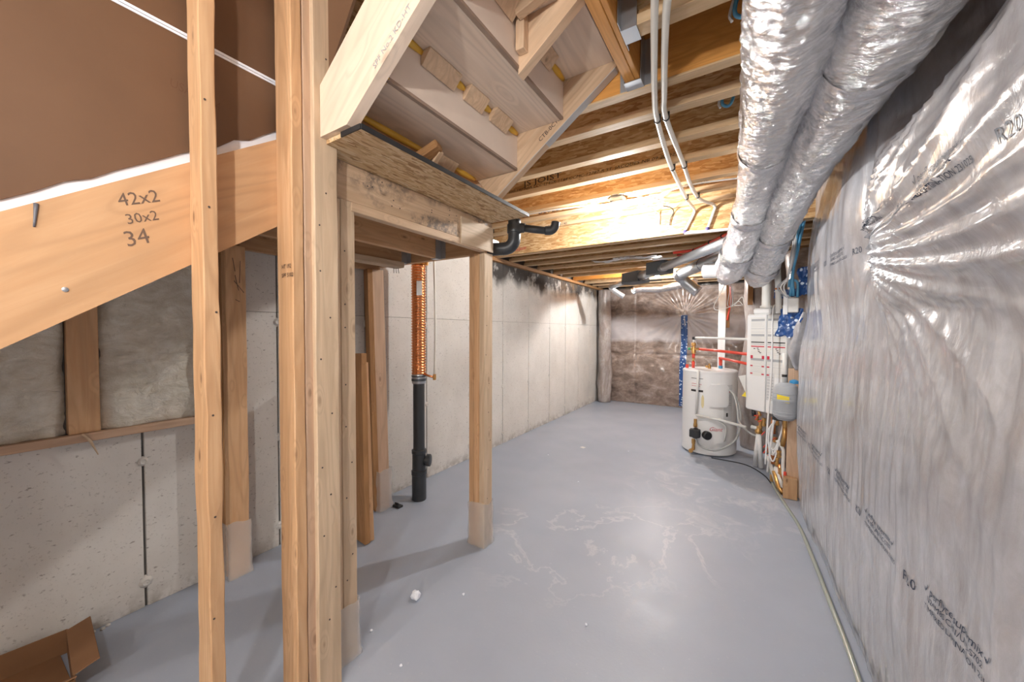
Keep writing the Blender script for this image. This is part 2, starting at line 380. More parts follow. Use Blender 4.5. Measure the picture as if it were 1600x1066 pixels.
# ------------------------------------------------------------------ room shell
XL, XR, YB, YF, ZN, ZF, YD = -2.45, .60, 7.16, -3.0, 2.385, 2.17, 3.44
struct(box('floor', XL-.4, XR+.3, YF-.2, YB+.3, -.1, 0, FLOOR, b=0))
ceil = struct(box('ceiling', XL-.4, XR+.3, YF-.2, YD, ZN+.245, ZN+.265, OSBD, b=0))
struct(box('ceiling_dropped', XL-.4, XR+.3, YD+.02, YB+.3, ZF+.20, ZF+.22, OSBD, b=0))
struct(box('wall_right', XR+.12, XR+.3, YF-.2, YB+.3, 0, 2.62, CONC, b=0))
struct(box('wall_back', XL-.4, XR+.3, YB+.1, YB+.3, 0, 2.62, CONC, b=0))
struct(box('wall_front', XL-.4, XR+.3, YF-.2, YF, 0, 2.62, CONC, b=0))
wl = struct(box('wall_left', XL-.35, XL-.012, YF-.2, YB+.3, 0, 2.62, CONCD, b=0))
# formwork panels of the concrete wall, joints recessed, ties at the joints
ys = [-3.0, -1.27, -.66, -.055, .56, 1.175, 1.80, 2.44, 3.06, 3.685, 4.30, 4.92, 5.48, 6.03, 6.56, 7.16]
for a, b in zip(ys[:-1], ys[1:]):
    low = b < .6
    top = .86 if (low and a > -1.3) or a < -1.2 else 1.455
    g = .005
    box('concrete_panel', XL-.03, XL+random.uniform(-.001, .001), a+g, b-g, 0, top-.001, CONC, wl, .002)
    if not low:
        box('concrete_panel', XL-.03, XL+random.uniform(-.001, .001), a+g, b-g, 1.456, ZF-.001, CONC, wl, .002)
    for z in ((.14, .69, 1.38) if not low else (.14, .70)):
        if a < -1: continue
        me_p = [(.0, -.012), (.03, -.008), (.026, .004), (.016, .010), (.008, .006)]
        o = lathe('form_tie', [(r*random.uniform(.7, 1.1), h) for r, h in me_p], (XL, b, z+random.uniform(-.02, .02)), CONC, wl, 8, (1, 0, 0))
# loose concrete at the footing
for i in range(16):
    y = .05+random.random()*.45; r = random.uniform(.008, .02)
    lathe('concrete_crumb', [(r*.9, 0), (r, r*.4), (r*.5, r*.8)], (XL+.01+random.random()*.03, y, 0), CONC, wl, 6)

# ------------------------------------------------------------------ near floor joists (I-joists, 12 inch centres)
def ijoist(name, y, z, x0, x1, label, d=.241, fw=.062, fh=.036, mat=JOISTW, web=OSBM, group=None):
    t = thing(name, label, 'joist', ((x0+x1)/2, y, z), group)
    box('bottom_flange', x0, x1, y-fw/2, y+fw/2, z, z+fh, mat, t)
    wb = box('web', x0, x1, y-.006, y+.006, z+fh, z+d-fh, web, t, .0005)
    box('top_flange', x0, x1, y-fw/2, y+fw/2, z+d-fh, z+d, mat, t)
    return t
J2 = ijoist('floor_joist', 1.905, ZN, -2.4, XR, 'wood I-joist just beyond the orange beam, behind two black pipe clips')
J3 = ijoist('floor_joist', 2.222, ZN, -2.4, XR, 'wood I-joist, second beyond the orange beam, unprinted strand board web')
J4 = ijoist('floor_joist', 2.515, ZN, -2.4, XR, 'wood I-joist with large dark joist lettering printed on its web')
J5 = ijoist('floor_joist', 2.875, ZN, -2.4, XR, 'wood I-joist with bright web between the lettered joist and the light bulb')
J6 = ijoist('floor_joist', 3.125, ZN, -2.4, XR, 'wood I-joist directly behind the light bulb')
J7 = ijoist('floor_joist', 3.43, ZN+.004, -2.4, XR, 'last high I-joist, resting above the strand board drop face')
ZW = 2.43
text('printed_text', 'JS JOIST', .056, (-1.48, 2.508, ZN+.073), (1, 0, .03), (0, 0, 1), INK, J4, sx=1.7)
text('printed_text', '350-140 APA LCC-LJ ESR-1144 CCMC-12787-R ST. JACQUES NB 09 22 22 1', .027, (-1.62, 2.508, ZN+.049), (1, 0, 0), (0, 0, 1), INK, J4, .2, sx=1.45)
text('printed_text', 'DLULU', .07, (-1.68, 3.118, ZN+.056), (1, 0, 0), (0, 0, 1), INK, J6)
text('printed_text', 'CASCADE', .045, (-.46, 3.118, ZN+.056), (1, 0, 0), (0, 0, 1), INK, J6)
text('printed_text', 'APA A350-140', .034, (-1.72, 3.3975, ZN+.006), (1, 0, 0), (0, 0, 1), INK, J7)
# stair-opening beams of laminated veneer
lb = thing('laminated_beam', 'orange laminated beam crossing the ceiling beside the stair head', 'beam', (-.1, 1.68, ZN))
box('ply', -1.3, XR, 1.656, 1.699, ZN, ZN+.241, LVLM, lb)
pc = box('bottom_strip', -1.3, XR, 1.650, 1.6995, ZN-.008, ZN, JOISTW, lb, .001)
tb = thing('laminated_beam', 'short orange laminated trimmer running towards the viewer at the stair head', 'beam', (-.42, 1.0, ZN))
box('ply', -.452, -.412, -.6, 1.645, ZN, ZN+.241, LVLM, tb)
box('ply', -.411, -.392, -.6, 1.645, ZN+.001, ZN+.241, LVLM, tb)
def hanger(parent, x0, x1, y0, y1, z, h, side, name='joist_hanger'):
    # a U of sheet metal: seat and two cheeks
    s = box(name, x0, x1, y0, y1, z-.003, z, STEEL, parent, .0005)
    if side == 'y':
        box('cheek', x0-.003, x0, y0, y1, z-.003, z+h, STEEL, s, .0005); box('cheek', x1, x1+.003, y0, y1, z-.003, z+h, STEEL, s, .0005)
        box('flange', x0-.035, x0, y1-.003, y1, z, z+h, STEEL, s, .0005); box('flange', x1, x1+.045, y1-.003, y1, z, z+h, STEEL, s, .0005)
    else:
        box('cheek', x0, x1, y0-.003, y0, z-.003, z+h, STEEL, s, .0005); box('cheek', x0, x1, y1, y1+.003, z-.003, z+h, STEEL, s, .0005)
        box('flange', x0, x0+.003, y1, y1+.04, z, z+h, STEEL, s, .0005); box('flange', x0, x0+.003, y0-.04, y0, z, z+h, STEEL, s, .0005)
    return s
hanger(tb, -.454, -.390, 1.59, 1.654, ZN-.002, .19, 'y')
J0 = ijoist('floor_joist', 1.345, ZN, -.388, XR, 'short I-joist hung on the orange trimmer by a bright metal hanger')
hanger(J0, -.390, -.335, 1.312, 1.378, ZN-.002, .18, 'x')
ijoist('floor_joist', 1.03, ZN, -.388, XR, 'short I-joist nearest the viewer beside the orange trimmer')
# ------------------------------------------------------------------ dropped ceiling beyond
rb = tag(box('rim_board', -2.42, XR, YD-.008, YD+.010, ZF, ZN+.003, OSBM), 'bright strand board rim face where the ceiling drops lower', 'board')
text('printed_text', 'Jxv/Joist', .05, (-2.15, YD-.0095, ZF+.03), (1, 0, .1), (0, 0, 1), REDL, rb, .3)
fy = [3.50, 3.79, 4.14, 4.49, 4.97, 5.30, 5.74, 6.23, 6.62, 6.95]
ordn = ['first', 'second', 'third', 'fourth', 'fifth', 'sixth', 'seventh', 'eighth', 'ninth', 'tenth']
for i, y in enumerate(fy):
    if i == 6:
        o = thing('floor_joist', 'golden laminated joist seventh along the dropped ceiling, wider than the rest', 'joist', (-1, y, ZF))
        box('ply', -2.42, XR, y-.045, y, ZF, ZF+.2, LVLM, o); box('ply', -2.42, XR, y+.001, y+.045, ZF, ZF+.2, LVLM, o)
    else:
        ijoist('floor_joist', y, ZF, -2.42, XR, 'low wood joist, %s beyond the strand board drop' % ordn[i], .2, .058, .036, JOISTW, OSBM)
tag(box('sill_plate', XL-.02, XL+.05, 3.2, YB, ZF-.04, ZF, DARKW), 'dark damp wooden plate along the top of the concrete wall', 'plate')

# ------------------------------------------------------------------ upper stair flight (rises to the right)
up = thing('staircase', 'unfinished upper stair flight seen from below, pale treads and particle board risers', 'staircase', (-1.1, 1.2, 2.025))
YA0, YA1, YB0, YB1 = .765, .803, 1.612, 1.650
RUN, RISE, X1, Z1 = .2485, .1775, -.990, 2.153       # first convex corner (back of tread 1)
sl = .715
def zbot(x): return 2.037+sl*(x+1.118)
sa = prism('stringer', [(-1.20, YA0, 2.027), (-1.13, YA0, 2.027), (-.30, YA0, zbot(-.30)), (-.30, YA0, zbot(-.30)+.285), (-1.281, YA0, zbot(-1.281)+.285), (-1.281, YA0, 2.027)], (0, .038, 0), TREADM, up, (1, 0, sl))
text('stamp', 'SPF No.2 KD-HT', .028, (-.985, YA0-.0015, zbot(-.985)+.02), (1, 0, sl), (-sl, 0, 1), GINK, sa)
def sawtooth(y0, name, n0, n1):
    pts = []
    x = X1+(n0-1)*RUN; z = Z1+(n0-1)*RISE
    low = (x-RUN+.03, zbot(x-RUN+.03)) if n0 > 0 else None
    P = [(x-.002 if n0 > 0 else -1.128, y0, zbot(x) if n0 > 0 else 2.027)]
    for k in range(n0, n1+1):
        xr = X1+(k-1)*RUN      # riser k+1 stands at xr
        P.append((xr+.001, y0, Z1+k*RISE-.001 if k > 0 else 2.15)); P.append((xr+RUN-.001, y0, Z1+k*RISE-.001 if k > 0 else 2.15))
    e = X1+n1*RUN
    P.append((e, y0, zbot(e)))
    return prism(name, P, (0, .038, 0), PINE, up, (1, 0, sl))
sb = sawtooth(YB0, 'stringer', 0, 2)
prism('bottom_cap', [(-1.15, YB0-.002, 2.012+.003), (-.50, YB0-.002, zbot(-.50)-.004), (-.50, YB1+.002, zbot(-.50)-.004), (-1.15, YB1+.002, 2.015)], (0, 0, .004), plain('grey_strip', (.50, .48, .46), .35, .2), sb)
text('stamp', 'CTB-0C15', .03, (-.86, YB0-.0015, zbot(-.86)+.035), (1, 0, sl), (-sl, 0, 1), INK, sb)
mid = sawtooth(1.215, 'stringer', 2, 2)
for k in range(0, 4):
    x = X1+(k-1)*RUN; z = Z1+(k-1)*RISE           # riser k+1 at x from z up to z+RISE ; k=0 sits on the landing
    z0 = z if k else 2.026
    rs = box('riser', x-.014, x, YA1+.001, YB1, z0, z+RISE-.001, RISM if k else DARKW, up, .0008)
    box('lower_edge', x-.0135, x+.0015, YA1+.002, YB1-.001, z0-.0015, z0+.010, PEDGE, rs, 0)
    if k < 3:
        box('tread', x-.035, x+RUN-.0155, YA1+.001, YB1, z+RISE, z+RISE+.024, TREADM, up, .001)
def block(y0, y1, k, tilt=0):
    x = X1+(k-1)*RUN; z = Z1+k*RISE
    a = .036
    o = prism('glue_block', [(x+.001, y0, z-a*1.3), (x+.006, y0, z-a*1.42), (x+a*1.35, y0, z-.006), (x+a*1.3, y0, z-.001), (x+.001, y0, z-.001)], (0, y1-y0, 0), PINE, up)
    return o
def glue(y0, y1, k):
    x = X1+(k-1)*RUN; z = Z1+k*RISE
    tube('glue_bead', [(x+.004, y0, z-.005), (x+.006, (y0+y1)/2, z-.008), (x+.004, y1, z-.005)], [.010, .016, .010], GLUE, up, 6, 3)
for y0, y1 in ((.96, 1.13), (1.19, 1.31), (1.37, 1.50)): block(y0, y1, 1)
for y0, y1 in ((.82, .965), (1.125, 1.195), (1.305, 1.375), (1.50, 1.60)): glue(y0, y1, 1)
for y0, y1 in ((1.02, 1.16), (1.36, 1.46)): block(y0, y1, 2)
glue(1.46, 1.60, 2); glue(.82, 1.02, 2)
block(1.28, 1.40, 0); glue(.83, 1.26, 0); glue(1.41, 1.58, 0)
sc_ = board('broken_block', (-1.21, 1.13, 2.06), (-1.09, 1.16, 2.115), .05, .035, (0, 1, 0), DARKW, up, .006)
board('brace_stick', (-1.20, 1.20, 2.04), (-1.10, 1.18, 2.10), .025, .02, (0, 1, 0), PINE, up)
board('splinter', (-1.22, .90, 2.05), (-1.19, 1.00, 2.06), .012, .008, (1, 0, 0), DARKW, up)
box('cleat', -.735, -.70, 1.18, 1.214, 2.37, 2.50, PINE, up); board('cleat', (-.72, 1.16, 2.50), (-.58, 1.16, 2.53), .075, .035, (0, 0, 1), PINE, up)
for i in range(6):
    tube('glue_lump', [(-1.02+.012*i, YA1+.004, 2.14+.012*i), (-1.0+.012*i, YA1+.016, 2.15+.012*i)], .008, GLUE if i % 2 else PINE, up, 6)

# ------------------------------------------------------------------ landing platform
ld = thing('stair_landing', 'strand board stair landing with stained header and joists on wooden posts', 'landing', (-1.85, 1.35, 1.825))
prism('deck', [(-2.40, .832, 2.011), (-1.281, .832, 2.011), (-1.281, .787, 2.011), (-1.085, .787, 2.011), (-1.085, 1.895, 2.011), (-2.40, 1.895, 2.011)], (0, 0, .015), OSBD, ld, (0, 1, 0))
box('tar_edge', -1.085, -1.080, .785, 1.897, 2.009, 2.027, BLK, ld, .0006); box('tar_edge', -1.19, -1.085, .782, .787, 2.009, 2.027, BLK, ld, .0006)
box('header', -1.388, -1.350, .80, 1.905, 1.862, 2.010, HEADM, ld); box('header_strip', -1.388, -1.346, .93, 1.83, 1.825, 1.861, PINE, ld)
box('header', -1.350, -1.3405, 1.60, 1.905, 1.83, 1.98, PALE, ld)
box('rim_joist', -2.40, -1.39, 1.87, 1.908, 1.826, 2.010, STUD, ld)
box('rim_joist', -2.40, -1.39, .80, .838, 1.826, 2.010, STUD, ld)
for x in (-1.765, -2.09):
    jj = box('joist', x-.019, x+.019, .84, 1.868, 1.826, 2.009, STUD, ld)
    hanger(ld, x-.0195, x+.0195, 1.82, 1.868, 1.825, .13, 'y')
    hanger(ld, x-.0195, x+.0195, .84, .88, 1.825, .13, 'x')
board('ledger', (-2.10, 1.05, 1.80), (-2.06, 1.80, 1.80), .089, .038, (1, 0, 0), PALE, ld)
for i in range(3): tube('nail', [(-2.08+.01*i, 1.76+.01*i, 1.79), (-2.085+.012*i, 1.765+.012*i, 1.745)], .002, BLK, ld, 5)
box('ledger', -2.44, -2.40, .80, 1.9, 1.80, 2.01, STUD, ld)

# posts under the landing and along the stair opening
lp = thing('landing_post', 'three-ply wooden post with plastic at its foot, shadow on the floor', 'post', (-1.41, 1.875, 0))
for i in range(3): box('ply', -1.472+.0385*i, -1.472+.0385*i+.038, 1.832+.002*i, 1.921, .002, 1.824, [STUD, STUD, PALE][i], lp)
def wrap(parent, x0, x1, y0, y1, h, seed):
    vs, fs, nz = [], [], 14
    per = []
    n = 10
    for i in range(n): per.append((x0+(x1-x0)*i/n, y0))
    for i in range(n): per.append((x1, y0+(y1-y0)*i/n))
    for i in range(n): per.append((x1-(x1-x0)*i/n, y1))
    for i in range(n): per.append((x0, y1-(y1-y0)*i/n))
    c = Vector(((x0+x1)/2, (y0+y1)/2, 0)); m = len(per)
    for k in range(nz+1):
        z = .003+h*k/nz
        for (x, y) in per:
            d = (Vector((x, y, 0))-c); nn = noise.noise(Vector((x*30+seed, y*30, z*18)))
            hh = z+(.02*noise.noise(Vector((x*20, y*20, seed))) if k == nz else 0)
            p = Vector((x, y, hh))+d.normalized()*(.006+.006*nn+(.006 if k < 2 else 0)); vs.append(p)
    for k in range(nz):
        for i in range(m): fs.append((k*m+i, k*m+(i+1) % m, (k+1)*m+(i+1) % m, (k+1)*m+i))
    return link('plastic_wrap', mesh(vs, fs, True), POLY, parent)
wrap(lp, -1.473, -1.356, 1.831, 1.922, .27, 3)

st = thing('wall_stud', 'lone orange wall stud standing nearest the left edge', 'stud', (-1.355, .452, 0))
def warped(name, x0, x1, y0, y1, z0, z1, mat, parent, bow=0.0, tw=0.0, nick=0.0, seed=0):
    o = box(name, x0, x1, y0, y1, z0, z1, mat, parent, .003)
    bm = bmesh.new(); bm.from_mesh(o.data)
    L = z1-z0
    es = [e for e in bm.edges if abs(e.verts[0].co.x-e.verts[1].co.x) > L*.5]
    bmesh.ops.subdivide_edges(bm, edges=es, cuts=30, use_grid_fill=True)
    for v in bm.verts:
        t = v.co.x/L*2
        v.co.y += bow*(1-t*t)+tw*t; v.co += Vector((0, 1, 1))*nick*noise.noise(Vector((v.co.x*7+seed, v.co.y*25, v.co.z*25)))
    bm.to_mesh(o.data); bm.free(); return o
warped('stud_body', -1.400, -1.311, .433, .471, 0, 2.62, STUD, st, 0, 0, .003, 2)
cp = thing('corner_post', 'tall built-up post of three boards at the stair corner', 'post', (-1.34, .78, 0))
warped('stud', -1.402, -1.300, .675, .713, 0, 2.62, STUD, cp, 0, 0, .002, 5)
warped('stud', -1.392, -1.302, .716, .752, 0, 2.62, STUD2, cp, 0, 0, .0015, 9)
warped('front_board', -1.330, -1.283, .742, .830, 0, 2.62, PALE, cp, 0, 0, .0015, 13)
box('rear_ply', -1.440, -1.352, .846, .884, 0, 1.86, PALE, cp); box('rear_ply', -1.438, -1.350, .8845, .946, .002, 1.862, PALE, cp)
wrap(cp, -1.442, -1.347, .86, .948, .24, 8)
text('stamp', 'HT 192', .02, (-1.37, .6735, 1.56), (1, 0, 0), (0, 0, 1), INK, cp); text('stamp', 'SPF 5102', .02, (-1.37, .6735, 1.53), (1, 0, 0), (0, 0, 1), INK, cp)
sp = thing('wall_post', 'two-ply post by the concrete wall with plastic around its foot', 'post', (-2.35, .9, 0))
box('ply', -2.415, -2.377, .86, .952, .002, 1.824, DARKW, sp); warped('ply', -2.376, -2.322, .862, .955, .002, 1.80, STUD, sp, 0, 0, .002, 21)
wrap(sp, -2.417, -2.320, .858, .957, .30, 12)
for a, b in (((.895, 1.73), (.905, 1.66)), ((.93, 1.72), (.925, 1.6)), ((.90, 1.61), (.945, 1.55)), ((.905, 1.51), (.925, 1.5)), ((.905, 1.64), (.92, 1.56))):
    tube('pencil_mark', [(-2.3215, a[0], a[1]), (-2.3215, b[0], b[1])], .0016, PENCIL, sp, 5)
pk = thing('leaning_plank', 'tall pale plank pair leaning by the copper pipe, foot wrapped in plastic', 'plank', (-2.31, 1.83, 0))
board('plank', (-2.31, 1.845, .003), (-2.365, 1.84, 1.80), .089, .038, (.35, 1, 0), STUD2, pk)
board('plank', (-2.345, 1.80, .003), (-2.40, 1.79, 1.80), .089, .038, (1, -.35, 0), DARKW, pk)
wrap(pk, -2.365, -2.275, 1.79, 1.895, .30, 17)
sk = thing('short_plank', 'short dark reddish plank standing beside the corner post', 'plank', (-2.03, 1.46, 0))
board('plank', (-2.045, 1.478, .004), (-2.10, 1.50, 1.20), .11, .036, (1, -.15, 0), DARKW, sk)
board('plank', (-2.03, 1.515, .004), (-2.10, 1.53, 1.14), .06, .03, (1, -.15, 0), STUD, sk)

# ------------------------------------------------------------------ lower stair flight along the left wall
lo = thing('lower_staircase', 'lower stair flight whose wide plank stringer slopes up to the landing', 'staircase', (-1.9, -.5, 0))
ks = .70
def zl(y): return 1.238+ks*y            # lower edge of the stringer
prism('stringer', [(-1.438, -1.76, .003), (-1.438, -1.35, .003+.0), (-1.438, -1.35, zl(-1.35)), (-1.438, .79, zl(.79)), (-1.438, .79, zl(.79)+.30), (-1.438, -1.76, zl(-1.76)+.30)], (.038, 0, 0), STRW, lo, (0, 1, ks))
prism('stringer', [(-2.40, -1.76, .003), (-2.40, -1.35, .003), (-2.40, -1.35, zl(-1.35)), (-2.40, .79, zl(.79)), (-2.40, .79, zl(.79)+.29), (-2.40, -1.76, zl(-1.76)+.29)], (.038, 0, 0), STRW, lo, (0, 1, ks))
for k in range(11):
    y = .79-.25*k; z = 2.02-.178*(k+1)
    if z < .1: break
    box('tread', -2.361, -1.439, y-.25, y, z-.026, z, TREADM, lo); box('riser', -2.361, -1.439, y-.012, y, z, z+.15, RISM, lo)
st_l = lo.children[0] if lo.children else lo
strg = [o for o in bpy.data.objects if o.parent == lo and o.name.startswith('stringer')][0]
def scrawl(s, size, y, z, ang=.45):
    return text('pencil_note', s, size, (-1.3992, y, z), (0, 1, ang), (0, -ang, 1), PENCIL, strg, .15)
scrawl('42x2', .045, .287, 1.672); scrawl('30x2', .036, .300, 1.628); scrawl('34', .055, .298, 1.568)
lathe('screw_head', [(.006, 0), (.006, .002), (.003, .003)], (-1.40, .19, 1.445), STEEL, strg, 10, (1, 0, 0))
# paint drip on the stringer
tube('paint_drip', [(-1.3985, .150, 1.640), (-1.398, .148, 1.61), (-1.3985, .146, 1.585)], [.0045, .003, .002], plain('dark_paint', (.12, .12, .14), .4), strg, 6, 2)

# ------------------------------------------------------------------ drywall seen from its paper back
wd = struct(box('wall_stair', -1.452, -1.440, -2.6, .79, 2.50, 2.62, PAPER, b=0))
def ztop(y): return zl(y)+.30
def jag(x0, y0, y1, zt, name, mat, off0, amp, th):
    n = 70; P = []
    for i in range(n+1):
        y = y0+(y1-y0)*i/n
        z = max(.01, ztop(y)+off0)+amp*noise.noise(Vector((y*22, off0*50, 0)))+amp*.6*noise.noise(Vector((y*70, 3, 0)))
        P.append((x0, y, z))
    return prism(name, P+[(x0, y1, zt), (x0, y0, zt)], (th, 0, 0), mat, wd)
jag(-1.4385, -2.4, .79, 2.212, 'drywall_sheet', PAPER, .034, .010, .010)
box('drywall_sheet', -1.4385, -1.4285, -2.6, .79, 2.230, 2.62, PAPER, wd, .001)
box('joint_edge', -1.4385, -1.4275, -2.6, .79, 2.2125, 2.2195, GYP, wd, 0); box('joint_edge', -1.4385, -1.4275, -2.6, .79, 2.2215, 2.2295, GYP, wd, 0)
jag(-1.4392, -2.4, .79, 2.2, 'gypsum_face', GYP, -.01, 0, .004)
text('printed_text', 'USA 10:24', .036, (-1.4280, .40, 2.055), (0, 1, -.1), (0, .1, 1), plain('brown_ink', (.13, .06, .03), .8), wd, sx=.8)
prism('drywall_sheet', [(-1.36, .80, zbot(-1.36)+.305), (-.45, .80, zbot(-.45)+.305), (-.45, .80, 2.62), (-1.36, .80, 2.62)] if zbot(-.45)+.305 < 2.6 else [(-1.36, .80, zbot(-1.36)+.30), (-1.02, .80, 2.62), (-1.36, .80, 2.62)], (0, .01, 0), PAPER, wd)
board('joint_edge', (-1.36, .79, zbot(-1.36)+.292), (-.95, .79, zbot(-.95)+.292), .016, .012, (0, 0, 1), GYP, wd)

# ------------------------------------------------------------------ knee wall with batts, left
tag(box('bottom_plate', -2.44, -2.402, -2.6, .80, .862, .898, STUD2), 'wooden plate ledge on the low concrete wall below the insulation', 'plate')
for i, y in enumerate((.326, -.10, -.52)):
    tag(box('knee_wall_stud', -2.50, -2.418, y, y+.093, .899, 2.6, STUD), ['knotted stud between two white insulation batts above the ledge', 'knee wall stud just outside the left edge of view', 'knee wall stud further behind the viewpoint'][i], 'stud')
def batt(y0, y1, label, seed):
    ny, nz = 40, 90; vs, fs = [], []
    for i in range(nz+1):
        for j in range(ny+1):
            y = y0+(y1-y0)*j/ny; z = .899+(2.55-.899)*i/nz; u = min(j, ny-j)/ny*2
            e = 1-(1-min(1, u*3))**2; e2 = min(1, i/6)
            x = -2.462+.045*e*(.5+.5*e2)+.022*noise.fractal(Vector((y*7+seed, z*6, seed)), 1, 2, 5)+.006*noise.noise(Vector((y*40, z*40, seed)))
            vs.append((x, y, z))
    for i in range(nz):
        for j in range(ny): a = i*(ny+1)+j; fs.append((a, a+1, a+ny+2, a+ny+1))
    n0 = len(vs)
    bx = [(-2.55, y0, .899), (-2.55, y1, .899), (-2.55, y1, 2.55), (-2.55, y0, 2.55)]
    vs += bx; fs += [(n0+3, n0+2, n0+1, n0), (n0, n0+1, ny, 0), (n0+1, n0+2, (nz+1)*(ny+1)-1, ny), (n0+3, n0, 0, nz*(ny+1))]
    return tag(link('insulation_batt', mesh(vs, fs, True), BATT), label, 'insulation')
batt(.422, .80, 'fluffy white insulation batt between the ledge stud and the lone stud', 1)
batt(-.005, .323, 'fluffy white insulation batt at the left edge of the view', 5)
batt(-.425, -.102, 'fluffy white insulation batt behind the viewpoint', 9)
sv = tube('wood_splinter', [(-2.398, .36, .90), (-2.392, .38, .87), (-2.395, .405, .80)], [.004, .006, .002], PALE, None, 5, 4); tag(sv, 'curled wood splinter hanging off the ledge', 'splinter')

# ------------------------------------------------------------------ copper drain heat exchanger
dp = thing('drain_pipe', 'standing drain pipe wound with copper coil above black plastic pipe', 'pipe', (-2.20, 2.10, 0))
cx, cy = -2.195, 2.10
prof = []
nt = 40; za, zb = 1.0, 1.86
for i in range(nt):
    z = za+(zb-za)*i/nt; h = (zb-za)/nt
    for q in range(5): prof.append((.048+.0095*math.sin(math.pi*q/5)**.7, z+h*q/5))
cc = lathe('copper_coil', prof, (cx, cy, 0), COPPER, dp, 32)
if 'sharp_edge' in cc.data.attributes: cc.data.attributes.remove(cc.data.attributes['sharp_edge'])
lathe('copper_pipe', [(.038, .96), (.038, 2.02)], (cx, cy, 0), COPPER, dp, 24)
lathe('steel_coupling', [(.052, .93), (.054, .935), (.054, 1.0), (.052, 1.005)], (cx, cy, 0), STEEL, dp, 28)
lathe('clamp', [(.056, .95), (.0565, .955), (.0565, .965), (.056, .97)], (cx, cy, 0), DSTEEL, dp, 28); lathe('clamp', [(.056, .982), (.0565, .984), (.0565, .992), (.056, .994)], (cx, cy, 0), DSTEEL, dp, 28)
lathe('black_pipe', [(.045, .0), (.045, .94)], (cx, cy, 0), ABS, dp, 28)
lathe('hub', [(.054, .0), (.056, .005), (.056, .20), (.060, .205), (.060, .235), (.053, .24), (.053, .37), (.057, .375), (.057, .40), (.048, .405)], (cx, cy, 0), ABS, dp, 28)
lathe('cleanout', [(.030, .0), (.030, .06), (.048, .062), (.048, .09), (.04, .095)], (cx, cy, .315), ABS, dp, 24, (.9, .55, 0))
lathe('top_clamp', [(.053, 1.86), (.055, 1.862), (.055, 1.885), (.053, 1.89)], (cx, cy, 0), BRASS, dp, 28)
prism('paper_label', [(cx+.03, cy-.050, 1.62), (cx+.058, cy-.018, 1.62), (cx+.058, cy-.018, 1.73), (cx+.03, cy-.050, 1.73)], (.002, -.002, 0), OFFW, dp)
tube('copper_stub', [(cx+.04, cy, 1.01), (cx+.09, cy+.01, .995), (cx+.145, cy+.02, .985)], .009, COPPER, dp, 10)
lathe('elbow_fitting', [(.012, -.02), (.013, 0), (.012, .025)], (cx+.15, cy+.02, .985), BRASS, dp, 12)
tube('feed_tube', [(cx+.15, cy+.02, .99), (cx+.16, cy+.02, 1.4), (cx+.145, cy+.02, 2.0)], .0085, PEXM, dp, 10, 4)
tube('copper_stub', [(cx+.04, cy-.01, 1.865), (cx+.085, cy, 1.865)], .009, BRASS, dp, 10); lathe('elbow_fitting', [(.012, 0), (.013, .02), (.012, .045)], (cx+.09, cy, 1.85), BRASS, dp, 12)
# black scrap and litter on the floor
sc1 = thing('plastic_scrap', 'flat black plastic scrap on the floor by the leaning planks', 'scrap', (-2.24, 1.92, 0))
box('base', -2.27, -2.20, 1.895, 1.94, .001, .016, BLK, sc1); board('tab', (-2.255, 1.93, .016), (-2.235, 1.90, .035), .02, .012, (1, 0, 0), BLK, sc1)

# black drain elbow beyond the landing
bd = thing('drain_elbow', 'black plastic drain elbow and side arm hung below the joists', 'pipe', (-1.3, 2.1, 1.9))
tube('bend', [(-1.52, 1.99, 1.885), (-1.40, 2.04, 1.885), (-1.335, 2.065, 1.89), (-1.30, 2.075, 1.925), (-1.295, 2.08, 1.98), (-1.295, 2.08, 2.07)], .042, ABS, bd, 20, 6)
lathe('collar', [(.048, 0), (.049, .004), (.049, .05), (.048, .054)], (-1.295, 2.08, 1.985), ABS, bd, 24)
tube('arm', [(-1.27, 2.09, 2.02), (-1.18, 2.135, 2.005), (-1.10, 2.18, 1.995)], .024, ABS, bd, 16)
tube('arm_elbow', [(-1.12, 2.17, 1.997), (-1.085, 2.19, 1.998), (-1.065, 2.20, 2.02), (-1.06, 2.205, 2.05)], .028, ABS, bd, 16, 4)
lathe('collar', [(.03, 0), (.03, .04)], (-1.27, 2.09, 2.02), ABS, bd, 18, (.9, .45, -.15))

board('hanging_strap', (-1.42, 1.909, 1.93), (-1.42, 2.075, 1.93), .03, .004, (0, 0, 1), STEEL, bd, .0005)

# ------------------------------------------------------------------ lamps (bare bulbs)
def bulb(name, loc, ztop, label, strength):
    t = thing(name, label, 'lamp', loc); x, y, z = loc
    lathe('socket_base', [(.0, ztop-z), (.055, ztop-z), (.06, ztop-z-.012), (.05, ztop-z-.028), (.024, ztop-z-.034), (.022, .045), (.0, .045)][::-1], loc, WHITE, t, 24)
    lathe('bulb', [(.001, -.036), (.014, -.034), (.026, -.022), (.031, -.004), (.029, .012), (.020, .030), (.013, .044), (.001, .046)], loc, emis('bulb_glow', strength), t, 20)
    box('junction_box', x-.05, x+.05, y-.05, y+.05, ztop+.001, ztop+.04, STEEL, t); box('cross_brace', x-.02, x+.02, y-.08, y+.23, ztop+.034, ztop+.04, STEEL, t)
    return t
BM = bulb('ceiling_lamp', (-.872, 2.92, 2.272), 2.352, 'bare glowing bulb in a white socket under the high joists', BULB_MAIN)
tube('lamp_cable', [(-.92, 3.02, 2.375), (-1.1, 2.95, 2.375), (-1.4, 2.88, 2.372), (-1.75, 2.87, 2.37)], .006, OFFW, BM, 8, 4)
tube('lamp_cable', [(-.88, 3.02, 2.375), (-.6, 2.96, 2.37), (-.35, 2.9, 2.376), (-.05, 2.93, 2.37)], .006, OFFW, BM, 8, 4)
